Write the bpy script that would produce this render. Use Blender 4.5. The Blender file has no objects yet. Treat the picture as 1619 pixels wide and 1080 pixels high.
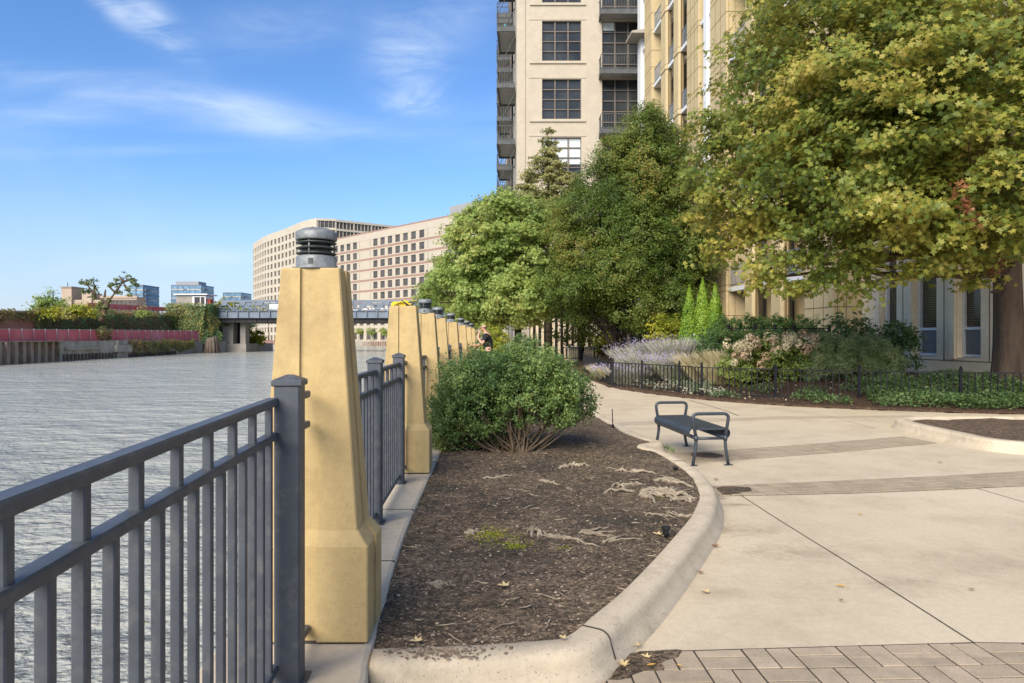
import bpy, math, random
import numpy as np
from mathutils import Vector, Matrix, noise
random.seed(7); rng = np.random.default_rng(7)
PI = math.pi
S = bpy.context.scene; COL = S.collection
F = 1080.0; CX = 809.5; HY = 533.0; EYE = 1.5
def at(px, py, Y): return Vector(((px-CX)/F*Y, Y, EYE-(py-HY)/F*Y))
def g(px, py, z=0.0):
    Y = F*(EYE-z)/(py-HY); return Vector(((px-CX)/F*Y, Y, z))
# ---------------------------------------------------------------- materials
class NT:
    def __init__(s, name):
        s.m = bpy.data.materials.new(name); s.m.use_nodes = True
        s.t = s.m.node_tree; s.b = s.t.nodes['Principled BSDF']
        s.out = s.t.nodes['Material Output']
    def n(s, typ, **k):
        o = s.t.nodes.new(typ)
        for a, v in k.items(): setattr(o, a, v)
        return o
    def l(s, a, b): s.t.links.new(a, b)
    def coord(s):
        if not hasattr(s, '_c'): s._c = s.n('ShaderNodeNewGeometry')
        return s._c.outputs['Position']
    def noise(s, scale, detail=4, rough=.6, vec=None, stretch=None):
        v = vec or s.coord()
        if stretch:
            mp = s.n('ShaderNodeMapping'); mp.inputs['Scale'].default_value = stretch; s.l(v, mp.inputs[0]); v = mp.outputs[0]
        o = s.n('ShaderNodeTexNoise'); o.inputs['Scale'].default_value = scale; o.inputs['Detail'].default_value = detail
        o.inputs['Roughness'].default_value = rough; s.l(v, o.inputs['Vector']); return o.outputs['Fac']
    def ramp(s, fac, stops):
        o = s.n('ShaderNodeValToRGB'); e = o.color_ramp.elements
        while len(e) < len(stops): e.new(.5)
        for i, (p, c) in enumerate(stops):
            e[i].position = p; e[i].color = (*c, 1) if len(c) == 3 else c
        s.l(fac, o.inputs[0]); return o.outputs[0]
    def mix(s, fac, a, b, mode='MIX'):
        o = s.n('ShaderNodeMix', data_type='RGBA', blend_type=mode)
        for sock, v in ((o.inputs[0], fac), (o.inputs[6], a), (o.inputs[7], b)):
            if isinstance(v, (int, float)): sock.default_value = v
            elif isinstance(v, tuple): sock.default_value = (*v, 1)
            else: s.l(v, sock)
        return o.outputs[2]
    def bump(s, h, strength=.3, dist=.01, prev=None):
        o = s.n('ShaderNodeBump'); o.inputs['Strength'].default_value = strength; o.inputs['Distance'].default_value = dist
        s.l(h, o.inputs['Height'])
        if prev is not None: s.l(prev, o.inputs['Normal'])
        return o.outputs[0]
def mat(name, c1, c2=None, scale=3, rough=.8, bump=0, bscale=None, bdist=.01, metal=0, spec=.3, speck=None, stain=None, obj_rand=0, island=0, stretch=None):
    n = NT(name)
    c2 = c2 or tuple(x*.85 for x in c1)
    f = n.noise(scale, 5, .6, stretch=stretch)
    col = n.ramp(f, [(.3, c1), (.7, c2)])
    if stain:   # (colour, scale, low, high, amount)
        sc, ss, lo, hi, am = stain
        f2 = n.noise(ss, 6, .65)
        k = n.ramp(f2, [(lo, (0, 0, 0)), (hi, (am, am, am))])
        col = n.mix(k, col, sc)
    if stain and not island:
        f4 = n.noise(stain[1]*7, 5, .7); col = n.mix(1.0, col, n.ramp(f4, [(.3,(.90,.89,.87)),(.7,(1.05,1.05,1.05))]), 'MULTIPLY')
    if speck:   # (colour, scale, lo, hi)
        sc, ss, lo, hi = speck
        f3 = n.noise(ss, 2, .5)
        k = n.ramp(f3, [(lo, (0, 0, 0)), (hi, (1, 1, 1))])
        col = n.mix(k, col, sc)
    if island:
        r = n._c.outputs['Random Per Island']
        k = n.ramp(r, [(0, (1-island,)*3), (1, (1+island,)*3)])
        col = n.mix(1.0, col, k, 'MULTIPLY')
    n.l(col, n.b.inputs['Base Color'])
    n.b.inputs['Roughness'].default_value = rough; n.b.inputs['Metallic'].default_value = metal
    n.b.inputs['Specular IOR Level'].default_value = spec
    if bump:
        h = n.noise(bscale or scale*8, 4, .6)
        n.l(n.bump(h, bump, bdist), n.b.inputs['Normal'])
    return n.m
def leafmat(name, cols, patch=1.2, trans=.35, rough=.5, tip=None):
    """cols: list of 3-4 colours dark..light; per-leaf random plus soft patches"""
    n = NT(name); n.coord(); r = n._c.outputs['Random Per Island']
    f = n.noise(patch, 3, .6)
    a = n.n('ShaderNodeMath', operation='MULTIPLY_ADD'); n.l(f, a.inputs[0]); a.inputs[1].default_value = 1.7; a.inputs[2].default_value = -.62
    b = n.n('ShaderNodeMath', operation='MULTIPLY_ADD'); n.l(r, b.inputs[0]); b.inputs[1].default_value = .5; n.l(a.outputs[0], b.inputs[2])
    k = len(cols)
    col = n.ramp(b.outputs[0], [(.08+.84*i/(k-1), c) for i, c in enumerate(cols)])
    n.l(col, n.b.inputs['Base Color']); n.b.inputs['Roughness'].default_value = rough; n.b.inputs['Specular IOR Level'].default_value = .35
    tr = n.n('ShaderNodeBsdfTranslucent'); n.l(n.mix(.5, col, tuple(min(1, c*1.2) for c in cols[-1])), tr.inputs[0])
    mx = n.n('ShaderNodeMixShader'); mx.inputs[0].default_value = trans
    n.l(n.b.outputs[0], mx.inputs[1]); n.l(tr.outputs[0], mx.inputs[2]); n.l(mx.outputs[0], n.out.inputs[0])
    return n.m
# ---------------------------------------------------------------- mesh building
class MB:
    def __init__(s): s.v = []; s.f = []; s.mi = []; s.mats = []; s.sm = []
    def m(s, material):
        if material not in s.mats: s.mats.append(material)
        return s.mats.index(material)
    def add(s, vs, fs, mt=None, smooth=False, M=None):
        o = len(s.v)
        s.v += [tuple(M @ Vector(v)) if M else tuple(v) for v in vs]
        i = s.m(mt) if mt else 0
        for f in fs: s.f.append([o+k for k in f]); s.mi.append(i); s.sm.append(smooth)
        return s
    def box(s, x0, x1, y0, y1, z0, z1, mt=None, M=None):
        vs = [(x0,y0,z0),(x1,y0,z0),(x1,y1,z0),(x0,y1,z0),(x0,y0,z1),(x1,y0,z1),(x1,y1,z1),(x0,y1,z1)]
        return s.add(vs, [(3,2,1,0),(4,5,6,7),(0,1,5,4),(1,2,6,5),(2,3,7,6),(3,0,4,7)], mt, False, M)
    def bbox(s, x0, x1, y0, y1, z0, z1, b=.004, mt=None, M=None):
        """box with chamfered edges along z and top/bottom"""
        def ring(i, z): return [(x0+b+i,y0+i,z),(x1-b-i,y0+i,z),(x1-i,y0+b+i,z),(x1-i,y1-b-i,z),(x1-b-i,y1-i,z),(x0+b+i,y1-i,z),(x0+i,y1-b-i,z),(x0+i,y0+b+i,z)]
        return s.rings([ring(b*.6,z0), ring(0,z0+b), ring(0,z1-b), ring(b*.6,z1)], mt, caps=True, M=M)
    def rings(s, rs, mt=None, caps=True, smooth=False, closed=True, M=None):
        n = len(rs[0]); vs = [p for r in rs for p in r]; fs = []
        for i in range(len(rs)-1):
            for j in range(n if closed else n-1):
                k = (j+1) % n; fs.append((i*n+j, i*n+k, (i+1)*n+k, (i+1)*n+j))
        if caps: fs.append(tuple(range(n-1, -1, -1))); fs.append(tuple((len(rs)-1)*n+j for j in range(n)))
        return s.add(vs, fs, mt, smooth, M)
    def prism(s, poly, z0, z1, mt=None, M=None):
        return s.rings([[(p[0],p[1],z0) for p in poly], [(p[0],p[1],z1) for p in poly]], mt, M=M)
    def tube(s, pts, rad, n=8, mt=None, smooth=True, flat=1.0, caps=True):
        pts = [Vector(p) for p in pts]; rs = []
        if not hasattr(rad, '__len__'): rad = [rad]*len(pts)
        up = None
        for i, p in enumerate(pts):
            t = (pts[min(i+1,len(pts)-1)]-pts[max(i-1,0)])
            t = t.normalized() if t.length > 1e-9 else Vector((0,0,1))
            if up is None:
                up = Vector((0,0,1)) if abs(t.z) < .9 else Vector((1,0,0))
            a = t.cross(up)
            if a.length < 1e-6: a = t.orthogonal()
            a.normalize(); b = a.cross(t).normalized(); up = b
            rs.append([tuple(p+(a*math.cos(2*PI*k/n)+b*math.sin(2*PI*k/n)*flat)*rad[i]) for k in range(n)])
        return s.rings(rs, mt, caps, smooth)
    def lathe(s, prof, n=24, mt=None, c=(0,0,0), smooth=True):
        rs = [[(c[0]+r*math.cos(2*PI*k/n), c[1]+r*math.sin(2*PI*k/n), c[2]+z) for k in range(n)] for r, z in prof]
        return s.rings(rs, mt, True, smooth)
    def bar(s, a, b, w, h, mt=None):
        """square bar from a to b, width w (sideways) height h (up)"""
        a = Vector(a); b = Vector(b); t = (b-a).normalized()
        up = Vector((0,0,1)) if abs(t.z) < .95 else Vector((0,1,0))
        x = t.cross(up).normalized()*w/2; y = x.cross(t).normalized()*h/2
        return s.rings([[a-x-y, a+x-y, a+x+y, a-x+y], [b-x-y, b+x-y, b+x+y, b-x+y]], mt)
    def mesh(s, name, mt=None):
        me = bpy.data.meshes.new(name); me.from_pydata(s.v, [], s.f); me.validate()
        for x in (s.mats or [mt]): me.materials.append(x)
        if len(s.mats) > 1 and len(me.polygons) == len(s.mi): me.polygons.foreach_set('material_index', s.mi)
        if any(s.sm) and len(me.polygons) == len(s.sm): me.polygons.foreach_set('use_smooth', s.sm)
        me.update(); return me
    def build(s, name, mt=None, parent=None, loc=(0,0,0), rz=0):
        return link(name, s.mesh(name, mt), parent, loc, rz)
def link(name, me, parent=None, loc=(0,0,0), rz=0):
    o = bpy.data.objects.new(name, me); COL.objects.link(o)
    if parent: o.parent = parent
    o.location = loc; o.rotation_euler = (0,0,rz); return o
def tag(o, label=None, cat=None, group=None, kind=None):
    if label: o['label'] = label
    if cat: o['category'] = cat
    if group: o['group'] = group
    if kind: o['kind'] = kind
    return o
def empty(name, loc, label, cat, group=None, rz=0):
    o = bpy.data.objects.new(name, None); COL.objects.link(o); o.location = loc; o.rotation_euler = (0,0,rz); o.empty_display_size = .2
    return tag(o, label, cat, group)
def copy_tree(o, parent=None):
    c = o.copy(); COL.objects.link(c); c.parent = parent
    for ch in list(o.children): copy_tree(ch, c)
    return c
def structure(o): o['kind'] = 'structure'; return o
def inpoly(x, y, P):
    r = False; j = len(P)-1
    for i in range(len(P)):
        if (P[i][1] > y) != (P[j][1] > y) and x < (P[j][0]-P[i][0])*(y-P[i][1])/(P[j][1]-P[i][1])+P[i][0]: r = not r
        j = i
    return r
def clip(poly, a, b):
    """keep the part of poly left of a->b"""
    out = []; n = len(poly)
    d = lambda p: (b[0]-a[0])*(p[1]-a[1])-(b[1]-a[1])*(p[0]-a[0])
    for i in range(n):
        p, q = poly[i], poly[(i+1) % n]; dp, dq = d(p), d(q)
        if dp >= 0: out.append(p)
        if dp*dq < 0:
            t = dp/(dp-dq); out.append((p[0]+(q[0]-p[0])*t, p[1]+(q[1]-p[1])*t))
    return out
def smooth(P, k=6, closed=False):
    """catmull-rom"""
    out = []; n = len(P); P = [Vector(p) for p in P]
    for i in range(n if closed else n-1):
        p0, p1, p2, p3 = (P[(i-1) % n] if closed or i > 0 else P[0], P[i], P[(i+1) % n], P[(i+2) % n] if closed or i+2 < n else P[-1])
        for j in range(k):
            t = j/k
            out.append(.5*((2*p1)+(p2-p0)*t+(2*p0-5*p1+4*p2-p3)*t*t+(3*p1-p0-3*p2+p3)*t**3))
    if not closed: out.append(P[-1])
    return out
# ---------------------------------------------------------------- leaves
SH = {
 'maple': [(0,-.36),(.11,-.28),(.38,-.36),(.21,-.10),(.56,.14),(.34,.13),(.30,.24),(.11,.12),(.16,.36),(0,.62),(-.16,.36),(-.11,.12),(-.30,.24),(-.34,.13),(-.56,.14),(-.21,-.10),(-.38,-.36),(-.11,-.28)],
 'oval': [(0,-.5),(.24,-.1),(.18,.28),(0,.5),(-.18,.28),(-.24,-.1)],
 'small': [(0,-.5),(.26,0),(0,.5),(-.26,0)],
 'needle': [(-.05,-.5),(.05,-.5),(.02,.5),(-.02,.5)],
 'blade': [(-.03,0),(.03,0),(.018,.6),(0,1),(-.018,.6)],
}
def leaf_mesh(name, C, N, size, shape, material, fold=.12, spin=None):
    """C centres (n,3), N approx normals (n,3), size (n,)"""
    n = len(C); T = np.array(SH[shape]); k = len(T)
    N = N/np.maximum(np.linalg.norm(N, axis=1, keepdims=True), 1e-6)
    if spin is None:
        R = rng.normal(size=(n,3))
    else: R = spin
    U = R-(R*N).sum(1, keepdims=True)*N; U /= np.maximum(np.linalg.norm(U, axis=1, keepdims=True), 1e-6)
    V = np.cross(N, U)
    s = size[:, None, None]
    bend = -fold*np.abs(T[:, 0])-fold*.8*T[:, 1]**2
    P = C[:, None, :]+s*(T[None, :, 0:1]*V[:, None, :]+T[None, :, 1:2]*U[:, None, :]+bend[None, :, None]*N[:, None, :])
    me = bpy.data.meshes.new(name)
    me.vertices.add(n*k); me.vertices.foreach_set('co', P.reshape(-1))
    me.loops.add(n*k); me.loops.foreach_set('vertex_index', np.arange(n*k, dtype=np.int32))
    me.polygons.add(n); me.polygons.foreach_set('loop_start', np.arange(0, n*k, k, dtype=np.int32))
    me.polygons.foreach_set('loop_total', np.full(n, k, dtype=np.int32))
    me.update(calc_edges=True); me.materials.append(material); return me
def crown_pts(lobes, dens, per, crad, flat=.55, droop=.25, inner=.25, size=.1, tilt=.6, keep=None):
    """lobes: (x,y,z,rx,ry,rz). leaf clumps over each lobe's shell; returns C,N,size, clump centres"""
    Cs, Ns, K = [], [], []
    for (x, y, z, rx, ry, rz) in lobes:
        area = 4*PI*((rx*ry)**1.6/3+(rx*rz)**1.6/3+(ry*rz)**1.6/3)**(1/1.6)
        m = max(4, int(area*dens))
        d = rng.normal(size=(m,3)); d /= np.linalg.norm(d, axis=1, keepdims=True)
        rr = np.where(rng.random(m) < inner, rng.uniform(.3,.8,m), rng.uniform(.82,1.12,m))
        c = np.array((x,y,z))+d*rr[:, None]*np.array((rx,ry,rz))
        if keep is not None: ok = keep(c); c = c[ok]; d = d[ok]
        m = len(c)
        if m == 0: continue
        K.append(c)
        cr = crad*rng.uniform(.6,1.35,m)
        o = rng.normal(size=(m,per,3)); o /= np.linalg.norm(o, axis=2, keepdims=True)
        o *= rng.random((m,per,1))**.45
        o[..., 2] *= flat
        # outward droop
        rad = np.linalg.norm(o[..., :2], axis=2)
        o[..., 2] -= droop*rad**2
        # push along outward dir so clumps read as sprays
        al = (o*d[:, None, :]).sum(2, keepdims=True)
        o += d[:, None, :]*al*.35
        P = c[:, None, :]+o*cr[:, None, None]
        nn = d[:, None, :]*1.0+np.array((-.1,-.25,.75))+rng.normal(size=(m,per,3))*tilt
        Cs.append(P.reshape(-1,3)); Ns.append(nn.reshape(-1,3))
    C = np.concatenate(Cs); N = np.concatenate(Ns); K = np.concatenate(K)
    if keep is not None: ok = keep(C); C = C[ok]; N = N[ok]
    return C, N, size*rng.uniform(.65,1.3,len(C)), K
def limb(mb, a, b, r0, r1, wob=.08, n=6, seg=6, sag=0):
    a = Vector(a); b = Vector(b); L = (b-a).length; pts = []; rad = []
    o = Vector((random.uniform(-9,9), random.uniform(-9,9), random.uniform(-9,9)))
    for i in range(seg+1):
        t = i/seg; p = a.lerp(b, t)
        w = noise.noise_vector(p*.9/max(L,.3)*2+o)*wob*L*math.sin(PI*t)
        p = p+w; p.z += sag*L*math.sin(PI*t)
        pts.append(p); rad.append(r0+(r1-r0)*t**.8)
    mb.tube(pts, rad, n); return pts
def trunk_mesh(mb, a, b, r0, r1, flare=1.5, n=14, seg=10, wob=.03, ang=0):
    a = Vector(a); b = Vector(b); rs = []
    o = Vector((random.uniform(-9,9),)*3)
    for i in range(seg+1):
        t = i/seg; p = a.lerp(b, t)+noise.noise_vector(a.lerp(b,t)*.6+o)*wob
        r = r0+(r1-r0)*t; fl = 1+(flare-1)*math.exp(-t*seg*.9)
        rs.append([(p.x+math.cos(q)*r*(fl+.09*math.sin(5*q+o.x)*fl+.04*math.sin(9*q)), p.y+math.sin(q)*r*(fl+.09*math.sin(5*q+o.x)*fl), p.z) for q in (2*PI*k/n for k in range(n))])
    mb.rings(rs, None, True, True)
# ---------------------------------------------------------------- palette
M = {}
M['concrete'] = mat('plaza concrete', (.50,.41,.285), (.43,.35,.235), .55, .85, .35, 60, .004, stain=((.31,.225,.145), 1.0, .45, .78, .85), speck=((.30,.24,.17), 70, .66, .74))
M['kerb'] = mat('kerb concrete', (.60,.495,.35), (.51,.42,.295), 4, .85, .35, 90, .004, stain=((.25,.205,.14), 5, .50, .78, .6), speck=((.24,.2,.15), 90, .64, .72))
M['strip'] = mat('strip concrete', (.56,.475,.35), (.48,.405,.295), 3, .85, .3, 80, .004, stain=((.30,.25,.19), 3, .55, .8, .5))
M['joint'] = mat('dark joint', (.06,.05,.04))
M['paver'] = mat('paver concrete', (.44,.345,.235), (.34,.265,.18), 8, .9, .5, 160, .003, speck=((.22,.19,.15), 160, .56, .70), island=.13, stain=((.22,.18,.13),2,.5,.8,.4))
M['paver_old'] = mat('worn paver concrete', (.37,.295,.20), (.31,.245,.165), 5, .9, .4, 120, .003, island=.10, stain=((.22,.17,.12),2,.5,.8,.4))
M['ystone'] = mat('yellow cast stone', (.51,.375,.175), (.45,.325,.145), 5, .85, .35, 130, .003, speck=((.38,.26,.11), 140, .62, .70), stain=((.27,.185,.09), 3.4, .50, .80, .75), stretch=(1,1,.3))
M['galv'] = mat('galvanised metal', (.28,.29,.285), (.15,.16,.155), 35, .55, metal=.35, bump=.15, bscale=90, bdist=.002)
M['louvre'] = mat('dark louvre metal', (.075,.085,.08), (.035,.04,.038), 20, .45, metal=.3)
M['fence'] = mat('slate painted steel', (.072,.080,.093), (.050,.056,.066), 12, .5, .15, 60, .002, metal=.0, spec=.5, stain=((.13,.125,.12),16,.52,.72,.7))
M['black'] = mat('black painted steel', (.018,.018,.020), (.010,.010,.012), 9, .6, spec=.3)
M['bench'] = mat('charcoal coated steel', (.045,.055,.068), (.03,.038,.048), 9, .42, spec=.5)
M['bark'] = mat('grey brown bark', (.145,.10,.068), (.065,.043,.03), 6, .95, .9, 22, .03, stretch=(1,1,.18))
M['bark_dark'] = mat('dark bark', (.05,.036,.026), (.022,.016,.012), 8, .95, .8, 30, .02)
M['stem'] = mat('tan shrub stems', (.19,.135,.085), (.10,.07,.045), 14, .9, .4, 90, .003)
M['root'] = mat('weathered root wood', (.42,.34,.235), (.16,.125,.085), 16, .9, .7, 110, .006)
M['cwall'] = mat('cream painted brick', (.485,.425,.335), (.45,.395,.31), .6, .85, .25, 9, .02, stain=((.55,.46,.34),.35,.5,.8,.3))
M['dstone'] = mat('yellow buff precast', (.56,.445,.255), (.51,.40,.22), .7, .85, .1, 30, .005, stain=((.50,.38,.2),.5,.5,.8,.35))
M['djoint'] = mat('dark buff joint', (.20,.13,.055))  # dark buff colour of the joint lines on the precast walls
M['ewall'] = mat('warm white precast', (.80,.67,.47), (.74,.62,.43), .8, .8, .1, 30, .005, stain=((.48,.42,.33),.7,.5,.8,.4))
M['white'] = mat('white painted metal', (.74,.74,.72), (.68,.68,.66), 2, .5)
M['frame'] = mat('brown grey window metal', (.17,.135,.11), (.12,.10,.085), 2, .5)
def glass(name, c, rough=.12, spec=.35, refl=None):
    n = NT(name); f = n.noise(.5, 3, .6)
    col = n.ramp(f, [(.35, c), (.65, tuple(x*2.2 for x in c))])
    n.l(col, n.b.inputs['Base Color']); n.b.inputs['Roughness'].default_value = rough; n.b.inputs['Specular IOR Level'].default_value = spec
    f2 = n.noise(.8, 2, .5); n.l(n.bump(f2, .25, .02), n.b.inputs['Normal'])
    return n.m
M['glass'] = glass('dark window glass', (.022,.024,.024))
M['glass_far'] = glass('far window glass', (.05,.045,.04), .2)
M['glass_blue'] = glass('blue tower glass', (.10,.17,.23), .15)
M['grey_panel'] = mat('grey panel', (.23,.21,.20), (.18,.17,.16), 6, .5)
def blinds():
    n = NT('window blinds behind glass'); w = n.n('ShaderNodeTexWave', wave_type='BANDS', bands_direction='Z'); w.inputs['Scale'].default_value = 6.2
    n.l(n.coord(), w.inputs[0]); n.l(n.ramp(w.outputs['Fac'], [(.3,(.03,.024,.016)),(.7,(.13,.105,.065))]), n.b.inputs['Base Color']); n.b.inputs['Roughness'].default_value = .12; return n.m
M['blinds'] = blinds()
M['shade'] = mat('white roller shade', (.62,.66,.66), (.52,.57,.58), 2, .4)
M['balcony'] = mat('balcony steel', (.10,.105,.105), (.06,.065,.065), 3, .6)
M['deck_under'] = mat('balcony soffit', (.36,.34,.31), (.26,.245,.23), 2, .8)
M['acream'] = mat('cream office concrete', (.52,.46,.36), (.48,.425,.33), .15, .85, stain=((.5,.45,.37),.1,.5,.8,.3))
M['brick'] = mat('brown red brick', (.34,.215,.165), (.28,.175,.135), .5, .9)
M['roofgrey'] = mat('roof plant grey', (.32,.32,.32))
M['rust'] = mat('rusty sheet pile', (.40,.32,.25), (.22,.14,.09), 1.5, .9, .3, 10, .03, stain=((.34,.29,.23),.9,.45,.7,.7), stretch=(1,1,.3))
M['oldconc'] = mat('weathered dock concrete', (.50,.45,.36), (.30,.27,.21), .8, .9, .5, 4, .1, stain=((.12,.10,.075),.5,.5,.7,.7))
M['pier'] = mat('bridge pier concrete', (.36,.33,.28), (.26,.235,.20), .5, .9)
M['brownwall'] = mat('reddish retaining wall', (.30,.17,.13), (.24,.14,.11), .5, .9)
M['mesh_red'] = mat('faded red screen', (.66,.16,.17), (.58,.12,.13), .35, .8, stain=((.76,.34,.32),.2,.45,.7,.6))
M['post_grey'] = mat('fence pipe grey', (.45,.42,.40))
M['bridge'] = mat('blue grey bridge steel', (.20,.235,.28), (.14,.17,.205), .6, .6)
M['bridge_dark'] = mat('dark bridge girder', (.055,.052,.05), (.03,.028,.028), .6, .8)
M['pile'] = mat('old timber piles', (.20,.155,.12), (.08,.058,.045), 1.2, .95, .6, 6, .1, stretch=(1,1,.2))
M['redbox'] = mat('rust red paint', (.36,.075,.04), (.28,.055,.03), 1, .7)
M['tanbrick'] = mat('tan old brick', (.46,.36,.27), (.38,.30,.22), .2, .9)
M['lawn'] = mat('rough bank grass', (.10,.13,.03), (.16,.14,.05), .5, .95)
M['landconc'] = mat('distant paving', (.36,.32,.26), (.30,.27,.22), .1, .9)
M['stucco'] = mat('grey stucco', (.36,.33,.28), (.25,.225,.19), .6, .9, .4, 3, .05)
M['skin'] = mat('skin', (.56,.32,.22), (.50,.27,.18), 20, .5)
M['tshirt'] = mat('black cotton', (.012,.013,.018), (.02,.02,.026), 12, .9)
M['pants'] = mat('dark grey trousers', (.06,.06,.065))
M['hair'] = mat('short grey brown hair', (.10,.075,.055))
M['yellow'] = mat('yellow plastic tape', (.80,.60,.02), (.7,.5,.02), 8, .4)
# ================================================================ camera, sky, sun
cam = bpy.data.cameras.new('camera'); co = bpy.data.objects.new('camera', cam); COL.objects.link(co)
co.location = (0,0,EYE); co.rotation_euler = (PI/2,0,0); cam.lens = F/1619*36; cam.sensor_width = 36; cam.shift_y = -7/1619
cam.clip_start = .05; cam.clip_end = 9000; S.camera = co
SUN_AZ, SUN_EL = math.radians(207), math.radians(36)       # clockwise from +Y: behind the camera, over the river
sd = Vector((math.sin(SUN_AZ)*math.cos(SUN_EL), math.cos(SUN_AZ)*math.cos(SUN_EL), math.sin(SUN_EL)))
w = bpy.data.worlds.new('World'); S.world = w; w.use_nodes = True; wt = w.node_tree; wt.nodes.clear()
def WN(t, **k):
    o = wt.nodes.new(t)
    for a, v in k.items(): setattr(o, a, v)
    return o
def wmath(op, a, b=None, c=None):
    o = WN('ShaderNodeMath', operation=op)
    for i, v in enumerate((a, b, c)):
        if v is None: continue
        if isinstance(v, (int, float)): o.inputs[i].default_value = v
        else: wt.links.new(v, o.inputs[i])
    return o.outputs[0]
sky = WN('ShaderNodeTexSky', sky_type='NISHITA'); sky.sun_disc = False; sky.sun_elevation = SUN_EL; sky.sun_rotation = SUN_AZ
sky.air_density = 1.0; sky.dust_density = .6; sky.ozone_density = 2.2; sky.altitude = 100
tc = WN('ShaderNodeTexCoord'); sp = WN('ShaderNodeSeparateXYZ'); wt.links.new(tc.outputs['Generated'], sp.inputs[0])
X_, Y_, Z_ = sp.outputs
ay = wmath('MAXIMUM', wmath('ABSOLUTE', Y_), .12)
u = wmath('DIVIDE', X_, ay); v = wmath('DIVIDE', Z_, ay)
cv = WN('ShaderNodeCombineXYZ'); wt.links.new(u, cv.inputs[0]); wt.links.new(v, cv.inputs[1])
def wnoise(scale, sx, sy, rot, det=8, rough=.62, dist=.6):
    mp = WN('ShaderNodeMapping'); mp.inputs['Scale'].default_value = (sx,sy,1); mp.inputs['Rotation'].default_value = (0,0,rot)
    wt.links.new(cv.outputs[0], mp.inputs[0]); n = WN('ShaderNodeTexNoise'); n.inputs['Scale'].default_value = scale; n.inputs['Detail'].default_value = det
    n.inputs['Roughness'].default_value = rough; n.inputs['Distortion'].default_value = dist; wt.links.new(mp.outputs[0], n.inputs['Vector']); return n.outputs['Fac']
def patch(px, py, rx, ry, rot, amount, nz):
    """a cirrus streak: soft ellipse around a sky direction times stretched noise"""
    cu, cw = (px-CX)/F, (HY-py)/F; c, s = math.cos(rot), math.sin(rot)
    du = wmath('SUBTRACT', u, cu); dv = wmath('SUBTRACT', v, cw)
    a = wmath('ADD', wmath('MULTIPLY', du, c*F/rx), wmath('MULTIPLY', dv, s*F/rx))
    b = wmath('ADD', wmath('MULTIPLY', du, -s*F/ry), wmath('MULTIPLY', dv, c*F/ry))
    e = wmath('EXPONENT', wmath('MULTIPLY', wmath('ADD', wmath('MULTIPLY', a, a), wmath('MULTIPLY', b, b)), -1.0))
    return wmath('MULTIPLY', wmath('MULTIPLY', e, amount), nz)
def sharpen(x, lo, hi):
    m = WN('ShaderNodeMapRange', interpolation_type='SMOOTHSTEP'); m.inputs[1].default_value = lo; m.inputs[2].default_value = hi; wt.links.new(x, m.inputs[0]); return m.outputs[0]
n1 = sharpen(wnoise(2.6, 1, 4.5, .22), .30, .72)
n2 = sharpen(wnoise(6, 1, 5, -.75), .30, .70)
n3 = sharpen(wnoise(5, 1, 3.5, .95), .28, .72)
tot = None
for p in [(210,150,270,26,-.13,.42,n1), (60,185,130,24,.05,.42,n1), (380,175,150,30,-.30,.22,n1), (245,35,70,22,-.75,.52,n2), (180,15,50,16,-.7,.40,n2),
          (655,160,45,20,.1,.62,n3), (640,95,75,42,-.9,.34,n3), (440,40,130,36,.1,.25,n1), (700,30,130,60,.9,.22,n3), (330,405,110,16,.03,.30,n1),
          (120,240,260,10,.02,.18,n1), (480,205,220,12,-.03,.14,n1), (1200,120,400,70,.2,.3,n1)]:
    q = patch(*p); tot = q if tot is None else wmath('ADD', tot, q)
gen = wmath('MULTIPLY', sharpen(wnoise(1.3, 1, 3.2, .25, 7), .50, .86), .22)
tot = wmath('MINIMUM', wmath('MULTIPLY', wmath('ADD', tot, gen), 1.3), .9)
hz = sharpen(Z_, .26, -.01)
tint = WN('ShaderNodeMix', data_type='RGBA', blend_type='MULTIPLY'); tint.inputs[0].default_value = 1; tint.inputs[7].default_value = (.56,.79,1.06,1)
wt.links.new(sky.outputs[0], tint.inputs[6])
mh = WN('ShaderNodeMix', data_type='RGBA'); wt.links.new(wmath('MULTIPLY', hz, .75), mh.inputs[0]); wt.links.new(tint.outputs[2], mh.inputs[6]); mh.inputs[7].default_value = (3.35,3.65,4.35,1)
mc = WN('ShaderNodeMix', data_type='RGBA'); wt.links.new(tot, mc.inputs[0]); wt.links.new(mh.outputs[2], mc.inputs[6]); mc.inputs[7].default_value = (4.3,5.0,5.9,1)
bg = WN('ShaderNodeBackground'); bg.inputs[1].default_value = .068; wt.links.new(mc.outputs[2], bg.inputs[0])
wo = WN('ShaderNodeOutputWorld'); wt.links.new(bg.outputs[0], wo.inputs[0])
sl = bpy.data.lights.new('sun', 'SUN'); sl.energy = 2.15; sl.angle = math.radians(50); sl.color = (1,.90,.76)
so = bpy.data.objects.new('sun', sl); COL.objects.link(so); so.rotation_euler = (-sd).to_track_quat('-Z','Y').to_euler(); so.location = (0,0,60)
S.view_settings.view_transform = 'Standard'; S.view_settings.look = 'None'; S.view_settings.gamma = 1; S.view_settings.exposure = 1.56
S.render.engine = 'CYCLES'; S.cycles.max_bounces = 8; S.cycles.transparent_max_bounces = 8
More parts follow.
